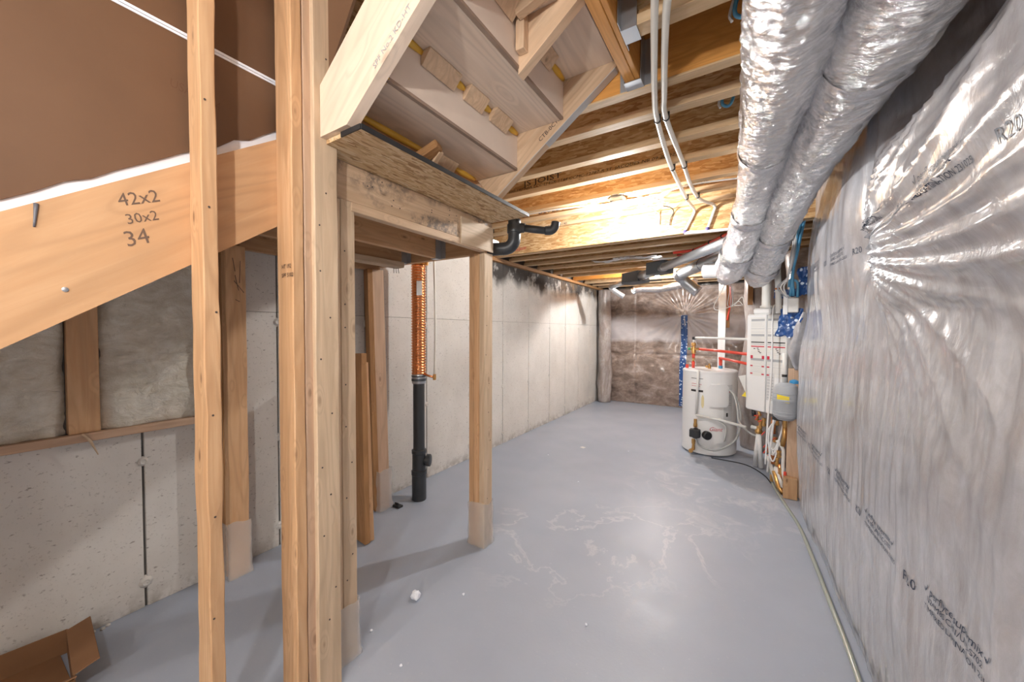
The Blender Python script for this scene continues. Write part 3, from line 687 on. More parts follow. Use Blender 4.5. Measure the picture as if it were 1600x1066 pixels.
bulb('ceiling_lamp', (-.30, -.45, 2.05), 2.384, 'added fill bulb on the ceiling just behind the viewpoint', BULB_FILL*.75)  # unseen bulb put in as fill for the near end of the room
bulb('ceiling_lamp', (-.25, -1.75, 2.05), 2.384, 'added fill bulb further behind the viewpoint by the right wall', BULB_FILL)  # second unseen bulb, added to soften the fill
bulb('ceiling_lamp', (-1.1, -2.5, 2.05), 2.384, 'added fill bulb by the wall farthest behind the viewpoint', BULB_FILL)  # third unseen bulb, added for fill from the back of the room
bulb('ceiling_lamp', (-1.08, 5.50, 2.135), 2.235, 'bare bulb between the far low joists, hidden by the grey boxes', BULB_FAR)

# ------------------------------------------------------------------ foil-wrapped ducts
def duct(name, pts, rr, label, bands, seed):
    t = thing(name, label, 'duct', pts[0])
    def fn(tt, an, p):
        ca, sa_ = math.cos(an), math.sin(an)
        return (.010*noise.noise(Vector((ca*2.2, p.y*4.5, sa_*2.2+seed)))+.007*noise.noise(Vector((ca*3.5+seed, p.y*20, sa_*3.5)))
                + .0045*noise.noise(Vector((ca*5, p.y*55+seed, sa_*5)))+.003*abs(noise.noise(Vector((ca*14, p.y*40, sa_*14+seed)))))
    vs, fs = tube_me(pts, rr, 72, 64, fn); c = Vector(pts[0])
    link('foil_sleeve', mesh([v-c for v in vs], fs, True), FOIL, t, Matrix.Translation(c))
    P = cr(pts, 22); n = len(P); n0 = len(pts)
    for f in bands:
        i = int(f*(n-2)); k = f*(n0-1); a = int(k); r = rr[a]*(1-(k-a))+rr[min(a+1, n0-1)]*(k-a)
        f2 = lambda tt, an, p: .004*noise.noise(Vector((math.cos(an)*5, p.y*40+seed, math.sin(an)*5)))-.006*abs(tt-.5)
        d = (P[i+1]-P[i]).normalized()
        tube('foil_tape', [P[i]-d*.03, P[i]-d*.01, P[i]+d*.01, P[i]+d*.03], r+.009, FOILB, t, 36, 3, f2, False)
    return t
duct('insulated_duct', [(.115, .2, 2.215), (.10, .9, 2.222), (.09, 1.5, 2.245), (.062, 2.1, 2.262), (.03, 2.75, 2.215), (-.035, 3.2, 2.06), (-.13, 3.52, 1.85), (-.175, 3.62, 1.775)], [.125, .125, .122, .112, .104, .108, .112, .05], 'left of two silver foil-wrapped ducts along the ceiling', (.47, .66, .80), 1)
duct('insulated_duct', [(.37, .2, 2.20), (.345, .9, 2.205), (.315, 1.45, 2.215), (.285, 1.95, 2.225), (.225, 2.65, 2.185), (.15, 3.25, 2.04), (.075, 3.62, 1.83), (.04, 3.74, 1.76)], [.134, .134, .132, .116, .110, .112, .116, .05], 'right foil-wrapped duct, next to the plastic-covered insulation', (.33, .72, .84), 6)
cdt = thing('conduit', 'thin dark conduit running between the two foil ducts', 'conduit', (.2, 1, 2.3))
tube('tube', [(.235, .3, 2.33), (.215, 1.2, 2.335), (.165, 2.2, 2.31), (.12, 2.9, 2.24), (.06, 3.4, 2.08)], .014, plain('blue_grey_pipe', (.16, .22, .26), .4), cdt, 10, 6)
tube('cable', [(.245, .3, 2.31), (.235, 1.2, 2.31), (.18, 2.2, 2.285)], .006, BLK, cdt, 8, 6)

# ------------------------------------------------------------------ water tubes under the joists
def clip(t, x, y, z, ax=(0, 1, 0)):
    lathe('clip', [(.0155, -.006), (.017, -.004), (.017, .004), (.0155, .006)], (x, y, z), BLK, t, 12, ax); box('clip_foot', x-.016, x+.016, y-.004, y+.004, z+.008, z+.028, BLK, t)
pl = thing('water_tube', 'left of two white water tubes clipped beneath the joists', 'pipe', (-.3, 1.5, 2.36))
tube('tube', [(-.14, .5, 2.36), (-.215, 1.0, 2.36), (-.290, 1.37, 2.36), (-.355, 1.70, 2.36), (-.383, 1.90, 2.358), (-.411, 2.38, 2.36), (-.415, 2.77, 2.36), (-.41, 3.19, 2.36)], .0125, PEXM, pl, 12, 6)
for x, y in ((-.383, 1.905), (-.412, 2.515), (-.410, 3.12)): clip(pl, x, y, 2.36)
tube('tube_drop', [(-.41, 3.19, 2.36), (-.40, 3.30, 2.36), (-.385, 3.40, 2.345), (-.40, 3.418, 2.30), (-.455, 3.418, 2.19)], .011, PEXM, pl, 10, 5)
pr_ = thing('water_tube', 'right of two white water tubes clipped beneath the joists', 'pipe', (-.25, 1.5, 2.36))
tube('tube', [(-.10, .5, 2.36), (-.165, 1.0, 2.36), (-.24, 1.30, 2.36), (-.318, 1.71, 2.36), (-.345, 1.91, 2.358), (-.345, 2.47, 2.36), (-.35, 2.87, 2.36), (-.325, 3.2, 2.36), (-.25, 3.38, 2.36)], .0125, PEXM, pr_, 12, 6)
for x, y in ((-.345, 1.905), (-.345, 2.515), (-.335, 3.125)): clip(pr_, x, y, 2.36)
tube('tube_drop', [(-.25, 3.38, 2.36), (-.238, 3.416, 2.345), (-.25, 3.418, 2.30), (-.29, 3.418, 2.175)], .011, PEXM, pr_, 10, 5)
for x in (-.455, -.29): lathe('coupling', [(.015, -.012), (.017, 0), (.015, .012)], (x, 3.418, 2.178), plain('purple_clip', (.08, .06, .20), .5), pr_, 10)
hz = tag(tube('tube_run', [(-.46, 3.416, 2.168), (-.30, 3.416, 2.160), (-.02, 3.416, 2.152), (.3, 3.416, 2.15)], .012, OFFW, None, 10, 3), 'white tube running level along the drop face behind the duct', 'pipe')
rd = thing('red_tube', 'pair of red water tubes bending beneath the dropped joists', 'pipe', (-.4, 4, 2.15))
tube('tube', [(-.66, 4.15, 2.155), (-.58, 4.14, 2.155), (-.46, 4.10, 2.155), (-.30, 3.82, 2.15), (-.138, 3.52, 2.15), (.05, 3.2, 2.15)], .014, RED, rd, 10, 5)
tube('tube', [(-.64, 4.26, 2.15), (-.52, 4.24, 2.13), (-.40, 4.15, 2.12), (-.2, 3.8, 2.12), (-.05, 3.5, 2.12)], .011, plain('dark_red', (.4, .05, .05), .4), rd, 10, 5)
for x, y in ((-.46, 4.10), (-.30, 3.82), (-.19, 3.62)): lathe('clip', [(.018, -.01), (.019, 0), (.018, .01)], (x, y, 2.152), BLK, rd, 12, (.5, -.8, 0))
wt = thing('white_tube', 'white water tube beside the red tubes under the dropped joists', 'pipe', (-.4, 4, 2.12))
tube('tube', [(-.9, 4.34, 2.14), (-.50, 4.32, 2.13), (-.36, 4.2, 2.125), (-.16, 3.8, 2.12), (.0, 3.55, 2.12)], .011, OFFW, wt, 10, 5)

# loose cables in the joist bays near the duct
for i, (x, y, lab) in enumerate(((-.035, 1.50, 'blue and white cable loop hanging beside the duct near the top edge'), (-.10, 2.05, 'short blue and white cable ends hanging from the joist bay'))):
    t = thing('cable_loop', lab, 'cable', (x, y, 2.4))
    tube('blue_cable', [(x+.02, y, 2.60), (x-.02, y-.01, 2.45), (x-.01, y, 2.415), (x+.02, y, 2.43), (x+.05, y, 2.60)], .007, BLUE, t, 8, 5)
    tube('white_cable', [(x+.01, y+.02, 2.60), (x-.035, y+.02, 2.46), (x-.03, y+.02, 2.42)], .005, OFFW, t, 8, 5)
for i, (x, y, lab) in enumerate(((-.62, 3.0, 'loose white cable coil beside the light bulb'), (-.55, 3.38, 'bent wire hanging on the strand board drop face'))):
    t = thing('loose_cable', lab, 'cable', (x, y, 2.37))
    if i == 0: tube('cable', [(-.80, 2.80, 2.37), (-.68, 2.98, 2.372), (-.58, 3.04, 2.37), (-.55, 2.96, 2.368), (-.64, 2.94, 2.365), (-.60, 3.08, 2.37), (-.56, 3.12, 2.355)], .005, OFFW, t, 8, 6)
    else:
        tube('cable', [(-.60, 3.25, 2.37), (-.56, 3.34, 2.376), (-.545, 3.415, 2.36), (-.57, 3.418, 2.30), (-.575, 3.419, 2.25)], .004, BLK, t, 8, 5)
        tube('cable', [(-.70, 3.25, 2.37), (-.68, 3.36, 2.372), (-.66, 3.416, 2.35), (-.66, 3.418, 2.27)], .004, OFFW, t, 8, 5)

# ------------------------------------------------------------------ sheet-metal pipework on the dropped ceiling
mp1 = thing('metal_pipe', 'upper galvanised round pipe slanting towards the foil duct', 'pipe', (-.5, 4.2, 2.07))
tube('pipe', [(-.84, 4.48, 2.06), (-.50, 3.92, 2.05), (-.14, 3.36, 2.045)], .043, STEEL, mp1, 24)
lathe('collar', [(.045, -.01), (.049, 0), (.045, .01)], (-.79, 4.40, 2.0585), STEEL, mp1, 24, (.33, -.48, 0))
mp2 = thing('metal_pipe', 'lower galvanised pipe with a crimped elbow turning down', 'pipe', (-.5, 4.5, 2.03))
tube('pipe', [(-.70, 4.92, 2.04), (-.46, 4.42, 2.04), (-.10, 3.70, 2.035)], .062, STEEL, mp2, 24)
lathe('seam_band', [(.063, -.008), (.066, 0), (.063, .008)], (-.40, 4.30, 2.04), DSTEEL, mp2, 24, (.36, -.72, 0))
tube('elbow', [(-.66, 4.84, 2.04), (-.72, 4.97, 2.035), (-.69, 5.05, 1.99), (-.60, 5.07, 1.90), (-.52, 5.07, 1.83)], .066, STEEL, mp2, 24, 4)
gb = thing('metal_box', 'pair of dark grey sheet-metal boxes below the far joists', 'box', (-1.05, 4.9, 2.05))
board('near_box', (-.98, 4.62, 2.075), (-.76, 4.50, 2.075), .17, .14, (.5, .87, 0), DSTEEL, gb, .004)
board('far_box', (-1.42, 5.25, 2.065), (-1.16, 5.06, 2.065), .20, .15, (.5, .87, 0), DSTEEL, gb, .004)
tube('link_pipe', [(-1.2, 5.05, 2.06), (-.95, 4.66, 2.07)], .055, STEEL, gb, 20)
box('tray', -1.42, -.92, 4.95, 5.0, 1.985, 1.995, DSTEEL, gb); board('brass_plate', (-1.44, 5.27, 2.07), (-1.432, 5.265, 2.07), .18, .14, (.5, .87, 0), BRASS, gb)
tube('wire', [(-1.45, 5.2, 2.16), (-1.35, 5.05, 2.17), (-1.22, 4.95, 2.165), (-1.15, 4.9, 2.12)], .004, BRASS, gb, 6, 4)
se = thing('pipe_elbow', 'small galvanised elbow pointing down below the far joists', 'pipe', (-1.7, 5.6, 2.03))
tube('arm', [(-1.40, 5.20, 2.045), (-1.60, 5.48, 2.04), (-1.80, 5.74, 2.035)], .038, STEEL, se, 20)
tube('spout', [(-1.80, 5.72, 2.04), (-1.79, 5.76, 2.0), (-1.70, 5.80, 1.93), (-1.63, 5.82, 1.88)], .040, STEEL, se, 20, 3)
fx = thing('flexible_duct', 'thin silver flexible duct hanging before the far insulation', 'duct', (-1.1, 6.0, 1.95))
fnf = lambda tt, an, p: .004*math.sin(p.x*170)+.006*noise.noise(Vector((p.x*8, math.cos(an)*3, math.sin(an)*3)))
tube('sleeve', [(-1.55, 6.05, 1.98), (-1.45, 6.02, 2.01), (-1.1, 5.9, 1.985), (-.75, 5.6, 2.0), (-.60, 5.4, 1.99)], .055, FOILB, fx, 20, 22, fnf)
tag(lathe('pipe_cap', [(.001, -.16), (.05, -.155), (.07, -.12), (.07, .02), (.06, .03)], (-.33, 3.95, 1.915), WHITE, None, 24, (-1, .3, .05)), 'white domed cap beside the end of the left foil duct', 'cap')  # domed white pipe cap near the duct end
pp = thing('plastic_patch', 'torn pale plastic stapled across the low joists', 'plastic', (-1.2, 4.3, 2.16))
vs, fs = [], []
for i in range(13):
    for j in range(25):
        u, v = j/24, i/12; x = -1.55+.75*u; y = 4.16+.20*v+.05*math.sin(u*9)
        vs.append((x, y, 2.163+.006*noise.noise(Vector((u*9, v*5, 0)))))
for i in range(12):
    for j in range(24):
        if 3 < i < 9 or noise.noise(Vector((j*.4, i*.5, 1))) > .0: a = i*25+j; fs.append((a, a+25, a+26, a+1))
link('sheet', mesh(vs, fs, True), plain('torn_poly', (.55, .53, .50), .35), pp)

# ------------------------------------------------------------------ far wall insulation under poly
def far_s(x, z):
    px_, pz_ = -.93, 1.63
    dx, dz = x-px_, z-pz_; r = math.hypot(dx, dz)+1e-4; an = math.atan2(dz, dx)
    b = .055*math.sin(math.pi*min(1, max(0, z/1.2)))*1.0+.03*math.sin(math.pi*min(1, max(0, (z-1.2)/1.0)))
    wr = .020*math.sin(an*20+4*noise.noise(Vector((an*1.2, 0, 2))))*math.exp(-r/.62)*min(1, r/.12)
    wr += .02*noise.noise(Vector((x*3, z*3, 1)))+.007*noise.noise(Vector((x*11, z*9, 4)))
    seam = .02*math.exp(-((z-.93)/.02)**2)+.012*math.exp(-((x+1.75)/.015)**2)
    return YB-.04-b-wr+seam
vs, fs = [], []; nx, nz = 170, 120
for i in range(nz+1):
    for j in range(nx+1):
        x = XL+.002+(XR-XL-.004)*j/nx; z = .004+2.13*i/nz; vs.append((x, far_s(x, z), z))
for i in range(nz):
    for j in range(nx): a = i*(nx+1)+j; fs.append((a, a+nx+1, a+nx+2, a+1)[::-1])
fb = tag(link('insulation_blanket', mesh(vs, fs, True), BLFAR), 'brown insulation under wrinkled clear plastic on the far wall', 'insulation')
def band(z0, z1, name, mat, x0, x1, off):
    vs, fs = [], []; n = 60; m = 12
    for i in range(m+1):
        for j in range(n+1):
            x = x0+(x1-x0)*j/n; z = z0+(z1-z0)*i/m; vs.append((x, far_s(x, z)-off, z))
    for i in range(m):
        for j in range(n): a = i*(n+1)+j; fs.append((a, a+n+1, a+n+2, a+1)[::-1])
    return link(name, mesh(vs, fs, True), mat, fb)
# corner roll
cr_fn = lambda tt, an, p: .03*noise.noise(Vector((math.cos(an), p.z*3, math.sin(an))))+.012*noise.noise(Vector((math.cos(an)*4, p.z*9, math.sin(an)*4)))
tag(tube('insulation_roll', [(XL+.16, 6.93, .005), (XL+.17, 6.93, .5), (XL+.165, 6.93, 1.1), (XL+.155, 6.93, 1.6), (XL+.15, 6.93, 2.12)], [.11, .13, .115, .12, .10], BLMID, None, 28, 14, cr_fn), 'bulging plastic-wrapped insulation roll in the far left corner', 'insulation')
tp = thing('blue_tape', 'vertical strip of printed blue tape down the far insulation', 'tape', (-.95, 7.0, .05))
vs, fs = [], []
for i in range(61):
    z = .03+1.6*i/60
    for j in range(5):
        x = -1.0+.105*j/4+.012*z+.004*math.sin(z*7); vs.append((x, far_s(x, z)-.010, z))
for i in range(60):
    for j in range(4): a = i*5+j; fs.append((a, a+5, a+6, a+1)[::-1])
link('strip', mesh(vs, fs, True), TAPE, tp)

# insulated columns behind the heater and boiler
def column(x, y, r, z0, z1, label, seed, mat=BLMID):
    fn = lambda tt, an, p: .025*noise.noise(Vector((math.cos(an)+seed, p.z*3, math.sin(an))))+.008*noise.noise(Vector((math.cos(an)*4, p.z*8, math.sin(an)*4+seed)))
    return tag(tube('insulation_column', [(x, y, z0), (x, y, z0+(z1-z0)*.3), (x+.02, y, z0+(z1-z0)*.65), (x, y, z1)], [r, r*1.12, r*.95, r], mat, None, 28, 20, fn), label, 'insulation')
column(.16, 5.2, .22, .004, 2.15, 'plastic-covered insulation column behind the water heater', 1)
column(.50, 4.65, .20, .004, 2.15, 'plastic-covered insulation behind the white boiler', 4, BLFAR)
wp = thing('white_post', 'white plastic-faced upright behind the water heater', 'post', (-.30, 5.9, 0))
box('face', -.345, -.255, 5.88, 5.92, .004, 2.16, WHITE, wp); tube('red_tube', [(-.22, 5.9, 2.15), (-.20, 5.9, 1.8), (-.235, 5.88, 1.5)], .011, RED, wp, 8, 4)
box('dark_slot', -.25, -.21, 5.9, 5.94, 1.4, 2.16, DARKW, wp); tag(board('wall_stud', (.02, 5.0, 2.16), (.02, 5.0, 1.65), .05, .05, (1, 0, 0), DARKW), 'dark upright stud between the insulation columns', 'stud')
for k, (px_, py_) in enumerate(((-.30, 4.6),)):
    t = thing('thermostat_wires', 'white thin wires dangling below the left foil duct', 'cable', (px_, py_, 1.7))
    for i in range(4):
        a = random.uniform(-.04, .06)
        tube('wire', [(-.15, 3.60, 1.80), (-.17+a, 3.9, 1.72), (-.22+a*2, 4.2, 1.60), (-.17+a*2.4, 4.2, 1.56+.04*i), (-.08+a, 4.2, 1.60)], .0035, OFFW, t, 6, 5)

# ------------------------------------------------------------------ water heater
hx, hy, hr, hh = -.355, 4.77, .275, .925
wh = thing('water_heater', 'white cylindrical water heater with two front covers and red pipes on top', 'water heater', (hx, hy, 0))
lathe('tank', [(.001, .012), (hr-.012, .012), (hr, .022), (hr, hh-.03), (hr+.004, hh-.028), (hr+.004, hh-.012), (hr-.006, hh-.002), (hr-.05, hh+.004), (.001, hh+.010)], (hx, hy, 0), WHITE, wh, 64)
def curved(name, a0, a1, z0, z1, r, th, mat, parent, n=16, rnd=.03):
    # panel following the tank: angle measured from the direction facing the room (-Y), positive to +X
    vs, fs = [], []
    for rr in (r, r+th):
        for zz in (z0, z1):
            for i in range(n+1):
                a = a0+(a1-a0)*i/n; k = min(1, min(i, n-i)/2.0)
                zc = zz+(rnd*(1-k) if zz == z0 else -rnd*(1-k)); vs.append((hx+rr*math.sin(a), hy-rr*math.cos(a), zc))
    m = n+1
    for i in range(n):
        fs += [(2*m+i, 2*m+i+1, 3*m+i+1, 3*m+i), (i, m+i, m+i+1, i+1), (i, i+1, 2*m+i+1, 2*m+i), (m+i, 3*m+i, 3*m+i+1, m+i+1)]
    fs += [(0, 2*m, 3*m, m), (n, m+n, 3*m+n, 2*m+n)]
    me = mesh(vs, fs); o = link(name, me, mat, parent); return o
ca = .18
c1 = curved('upper_cover', .02, .75, .545, .785, hr, .022, WHITE, wh); c2 = curved('lower_cover', -.42, .62, .16, .43, hr, .026, WHITE, wh)
def on_tank(a_c, z, r):
    return lambda u, v: Vector((hx+r*math.sin(a_c+u/r), hy-r*math.cos(a_c+u/r), z+v))
text('brand_text', 'Giant', .058, None, (1, 0, 0), (0, 0, 1), REDL, c2, .35, on_tank(.08, .29, hr+.0275))
curved('label', .60, .98, .40, .78, hr+.0005, .001, LGREY, wh, 8, 0); curved('label_print', .66, .92, .70, .73, hr+.001, .001, REDL, wh, 6, 0); curved('label_print', .70, .78, .44, .48, hr+.001, .001, INK, wh, 6, 0)
for z in (.62, .64, .66, .56, .58): curved('label_print', .66, .92, z, z+.004, hr+.001, .001, GINK, wh, 6, 0)
curved('black_line', -.62, -.15, .833, .838, hr+.0005, .001, INK, wh, 8, 0); curved('badge', -.62, -.14, .69, .712, hr+.0005, .0015, INK, wh, 8, 0)
for a, b, z in ((-.6, -.4, .775), (-.35, -.2, .77), (-.6, -.25, .75)): curved('red_print', a, b, z, z+.004, hr+.0005, .001, REDL, wh, 6, 0)
curved('glue_stain', -.20, -.10, .52, .66, hr+.0005, .001, plain('stain', (.72, .62, .35), .6), wh, 6, .03)
# front circulation line
fl = (hx-.105, hy-.30)
tube('front_pipe', [(hx-.085, hy-.283, .93), (hx-.09, hy-.30, .80), (hx-.10, hy-.305, .45)], .013, OFFW, wh, 10)
tube('cross_pipe', [(hx-.10, hy-.31, .445), (hx+.12, hy-.33, .425), (hx+.36, hy-.42, .40)], .014, OFFW, wh, 10)
lathe('brass_union', [(.016, 0), (.020, .01), (.020, .03), (.016, .05), (.016, .09)], (hx-.105, hy-.31, .31), BRASS, wh, 14)
pm = lathe('pump', [(.03, -.05), (.05, -.045), (.05, .03), (.035, .045), (.035, .06)], (hx-.10, hy-.335, .25), BLK, wh, 20, (0, -1, 0)); lathe('pump_cap', [(.045, 0), (.045, .04), (.035, .05)], (hx+.0, hy-.32, .245), BLK, wh, 18, (.6, -1, 0))
box('pump_box', hx-.155, hx-.05, hy-.39, hy-.32, .215, .30, BLK, wh, .008)
lathe('brass_union', [(.014, 0), (.018, .02), (.014, .06), (.02, .08), (.02, .12)], (hx-.12, hy-.31, .06), BRASS, wh, 14); lathe('drain_valve', [(.016, 0), (.016, .05), (.022, .055), (.022, .07)], (hx-.13, hy-.27, .06), BRASS, wh, 14, (-.2, -1, -.1))
tube('grey_cable', [(hx+.21, hy-.195, .73), (hx+.27, hy-.22, .65), (hx+.31, hy-.24, .45), (hx+.27, hy-.26, .22), (hx+.10, hy-.31, .095), (hx-.05, hy-.31, .11), (hx-.10, hy-.33, .20)], .010, plain('cable_grey', (.45, .45, .44), .5), wh, 10, 6)
tube('grey_cable', [(hx+.20, hy-.20, .73), (hx+.25, hy-.24, .68), (hx+.28, hy-.26, .55), (hx+.30, hy-.30, .42), (hx+.40, hy-.40, .34), (hx+.48, hy-.45, .33)], .009, plain('cable_grey2', (.5, .5, .49), .5), wh, 10, 6)
tube('grey_cable', [(hx-.08, hy-.31, .41), (hx+.06, hy-.33, .435), (hx+.18, hy-.31, .36), (hx+.17, hy-.30, .2)], .007, plain('cable_pale', (.6, .6, .57), .5), wh, 8, 5)
# top connections
lathe('relief_valve', [(.013, 0), (.018, .005), (.018, .03), (.01, .035), (.01, .055)], (hx+.0, hy-.05, hh+.008), BRASS, wh, 14); tube('relief_arm', [(hx, hy-.05, hh+.03), (hx-.03, hy-.08, hh+.03)], .012, BRASS, wh, 10)
mx = hx-.165; my = hy-.03
tube('red_riser', [(mx, my, hh), (mx, my, hh+.08)], .017, RED, wh, 12); tube('brass_riser', [(mx, my, hh+.08), (mx, my, hh+.12)], .013, BRASS, wh, 10); tube('red_riser', [(mx, my, hh+.12), (mx, my, hh+.165)], .017, RED, wh, 12)
lathe('mixing_valve', [(.014, 0), (.024, .01), (.024, .05), (.018, .06), (.018, .09), (.026, .095), (.026, .125), (.012, .13)], (mx, my, hh+.165), BRASS, wh, 16)
lathe('green_knob', [(.014, 0), (.016, .02), (.01, .03)], (mx-.03, my, hh+.222), GREEN, wh, 12, (-1, 0, 0)); tube('valve_arm', [(mx-.03, my, hh+.222), (mx+.06, my, hh+.222)], .015, BRASS, wh, 10)
tube('white_pipe', [(mx, my, hh+.29), (mx, my, hh+.345)], .013, OFFW, wh, 10); lathe('elbow', [(.016, -.016), (.018, 0), (.016, .016)], (mx, my, hh+.345), BLK, wh, 12)
tube('white_pipe', [(mx+.01, my, hh+.348), (mx+.25, my-.12, hh+.35), (.03, 4.25, hh+.35)], .013, OFFW, wh, 10)
tube('red_pipe', [(mx+.06, my, hh+.222), (mx+.25, my-.14, hh+.215), (.02, 4.25, hh+.205)], .015, RED, wh, 10)
sx_, sy_ = hx+.105, hy+.04
lathe('dielectric_nut', [(.020, 0), (.022, .01), (.022, .03), (.016, .035)], (sx_, sy_, hh+.006), BLUE, wh, 14); tube('red_riser', [(sx_, sy_, hh+.03), (sx_, sy_, hh+.13)], .018, RED, wh, 12)
tube('red_pipe', [(sx_-.01, sy_, hh+.125), (sx_+.12, sy_-.2, hh+.115), (.02, 4.30, hh+.105)], .014, RED, wh, 10)
prism('red_tag', [(hx-.235, hy-.12, hh+.008), (hx-.205, hy-.125, hh+.008), (hx-.205, hy-.125, hh+.05), (hx-.235, hy-.12, hh+.05)], (.002, .008, 0), RED, wh)

# ------------------------------------------------------------------ wall boiler (turned towards the room)
BL, BRt = Vector((-.005, 4.12, 0)), Vector((.283, 3.88, 0))
bx_ = (BRt-BL).normalized(); bn = Vector((-bx_.y, bx_.x, 0)); bn = -bn if bn.y > 0 else bn; bw = (BRt-BL).length
z0b, z1b = .625, 1.508
bo = thing('boiler', 'white wall boiler with two tall front panels covered in printed labels', 'boiler', (.14, 4.0, z0b))
cb = (BL+BRt)/2-bn*.15
m = Matrix((bx_, -bn, Vector((0, 0, 1)))).transposed().to_4x4()
def bpanel(name, u0, u1, z0, z1, d0, d1, mat, parent, b=.006):
    mm = m.copy(); mm.translation = BL+bx_*((u0+u1)/2)+bn*((d0+d1)/2)+Vector((0, 0, (z0+z1)/2))
    return link(name, chbox(u1-u0, abs(d1-d0), z1-z0, b), mat, parent, mm)
bpanel('body', -.015, bw+.01, z0b, z1b, -.30, -.012, WHITE, bo, .012)
P1 = bpanel('front_panel', .02, bw*.52-.004, z0b+.004, z1b-.006, -.012, .004, WHITE, bo, .006); P2 = bpanel('front_panel', bw*.52+.004, bw+.005, z0b+.004, z1b-.006, -.012, .004, WHITE, bo, .006)
zt = z1b
for pan, u0, u1 in ((P1, .05, bw*.52-.018), (P2, bw*.52+.014, bw-.012)):
    s_ = bpanel('label_sheet', u0-.006, u1+.006, zt-.56, zt-.03, .0041, .0047, LGREY if False else OFFW, pan, 0)
    for dz, h, mt in ((.045, .018, GINK), (.128, .008, LGREY), (.160, .006, LGREY), (.182, .018, GINK), (.250, .010, INK), (.270, .006, GINK), (.288, .010, REDL), (.400, .022, GINK), (.47, .005, LGREY), (.52, .005, LGREY)):
        bpanel('label_bar', u0, u1, zt-dz-h, zt-dz, .0047, .0054, mt, pan, 0)
    for dz in (.065, .082, .095, .108, .205, .22, .235, .345, .36, .43, .445, .49, .505):
        bpanel('label_line', u0, u1-random.random()*.03, zt-dz-.003, zt-dz, .0047, .0053, LGREY, pan, 0)
    for dz in (.375, .465, .535):
        bpanel('red_mark', u0-.003, u0+.02, zt-dz-(.03 if dz < .4 else .012), zt-dz, .0047, .0056, REDL, pan, 0); bpanel('red_mark', u1-.02, u1+.003, zt-dz-(.03 if dz < .4 else .012), zt-dz, .0047, .0056, REDL, pan, 0)
    for a, b in ((.2, .31), (.45, .305), (.5, .32), (.55, .335), (.65, .345)):
        bpanel('pictogram', u0+(u1-u0)*a, u0+(u1-u0)*a+.018, zt-b-.007, zt-b, .0047, .0055, INK, pan, 0)
bpanel('rating_label', bw*.52+.012, bw*.52+.08, z0b+.12, z0b+.36, .0041, .0048, LGREY, P2, 0)
for i in range(8): bpanel('label_line', bw*.52+.018, bw*.52+.074, z0b+.14+.026*i, z0b+.145+.026*i, .0048, .0055, GINK, P2, 0)
v_ = BL+bx_*.09-bn*.12
lathe('exhaust_pipe', [(.048, 0), (.048, .08), (.036, .081), (.036, .62)], (v_.x, v_.y, z1b), OFFW, bo, 24); v2 = BL+bx_*.27-bn*.12
bpanel('top_cowl', .03, .20, z1b, z1b+.055, -.2, -.03, WHITE, bo, .012)
tube('white_wire', [(v2.x-.02, v2.y-.05, z1b+.06), (v2.x-.07, v2.y-.13, z1b+.07), (v2.x-.10, v2.y-.17, z1b+.0), (v2.x-.10, v2.y-.18, z1b-.5), (v2.x-.12, v2.y-.2, .55), (v2.x-.13, v2.y-.22, .22)], .007, WHITE, bo, 8, 5)
tt_ = thing('paper_sheet', 'white paper sheet with yellow tag between heater and boiler', 'paper', (-.05, 4.1, .9))
prism('sheet', [(-.065, 4.10, .93), (-.005, 4.11, .945), (-.005, 4.10, .78)], (0, .002, 0), OFFW, tt_); prism('yellow_tag', [(-.035, 4.10, .745), (-.005, 4.10, .79), (.0, 4.09, .74)], (0, .002, 0), YEL, tt_)

# expansion tank, backing board, junction box
et = thing('expansion_tank', 'small grey expansion tank with a yellow label beside the boiler', 'tank', (.265, 3.60, .65))
lathe('shell', [(.02, .0), (.05, .005), (.078, .03), (.085, .07), (.085, .15), (.0875, .155), (.0875, .17), (.085, .175), (.083, .24), (.07, .275), (.04, .293), (.01, .297)], (.262, 3.60, .655), GREYT, et, 36)
for z in (.70, .725, .84, .87): lathe('ridge', [(.0855, -.003), (.087, 0), (.0855, .003)], (.262, 3.60, z), GREYT, et, 36)
vs, fs = [], []
for i in range(9):
    a = -.75+.95*i/8
    for z in (.815, .865): vs.append((.262+.0865*math.sin(a), 3.60-.0865*math.cos(a), z-.012*i/8))
for i in range(8): fs.append((2*i, 2*i+2, 2*i+3, 2*i+1))
link('yellow_label', mesh(vs, fs), YEL, et); lathe('blue_cap', [(.03, 0), (.03, .02), (.012, .03)], (.315, 3.63, .945), plain('blue_cap', (.05, .30, .60), .4), et, 14)
lathe('stem', [(.014, -.06), (.014, .0)], (.262, 3.60, .66), BRASS, et, 12); tube('top_pipe', [(.255, 3.66, .94), (.255, 3.66, 1.18)], .016, OFFW, et, 12); lathe('black_ring', [(.018, 0), (.018, .02)], (.255, 3.66, .99), BLK, et, 12)
bb = thing('backing_board', 'upright pale board behind the valves with a thick block at its foot', 'board', (.33, 3.78, 0))
box('board', .29, .385, 3.77, 3.808, .002, 1.05, STUD2, bb); box('foot_block', .268, .36, 3.70, 3.765, .002, .17, STUD, bb)
jb = thing('junction_box', 'white plastic junction box with cables above the boiler', 'box', (.31, 3.72, 1.50))
box('cover', .235, .265, 3.655, 3.665, 1.485, 1.64, WHITE, jb); box('box', .258, .335, 3.66, 3.72, 1.50, 1.615, OFFW, jb, .006)
tube('blue_conduit', [(.325, 3.66, 1.62), (.325, 3.66, 1.72), (.31, 3.66, 1.75), (.275, 3.66, 1.755), (.27, 3.66, 1.70)], .009, BLUE, jb, 8, 4)
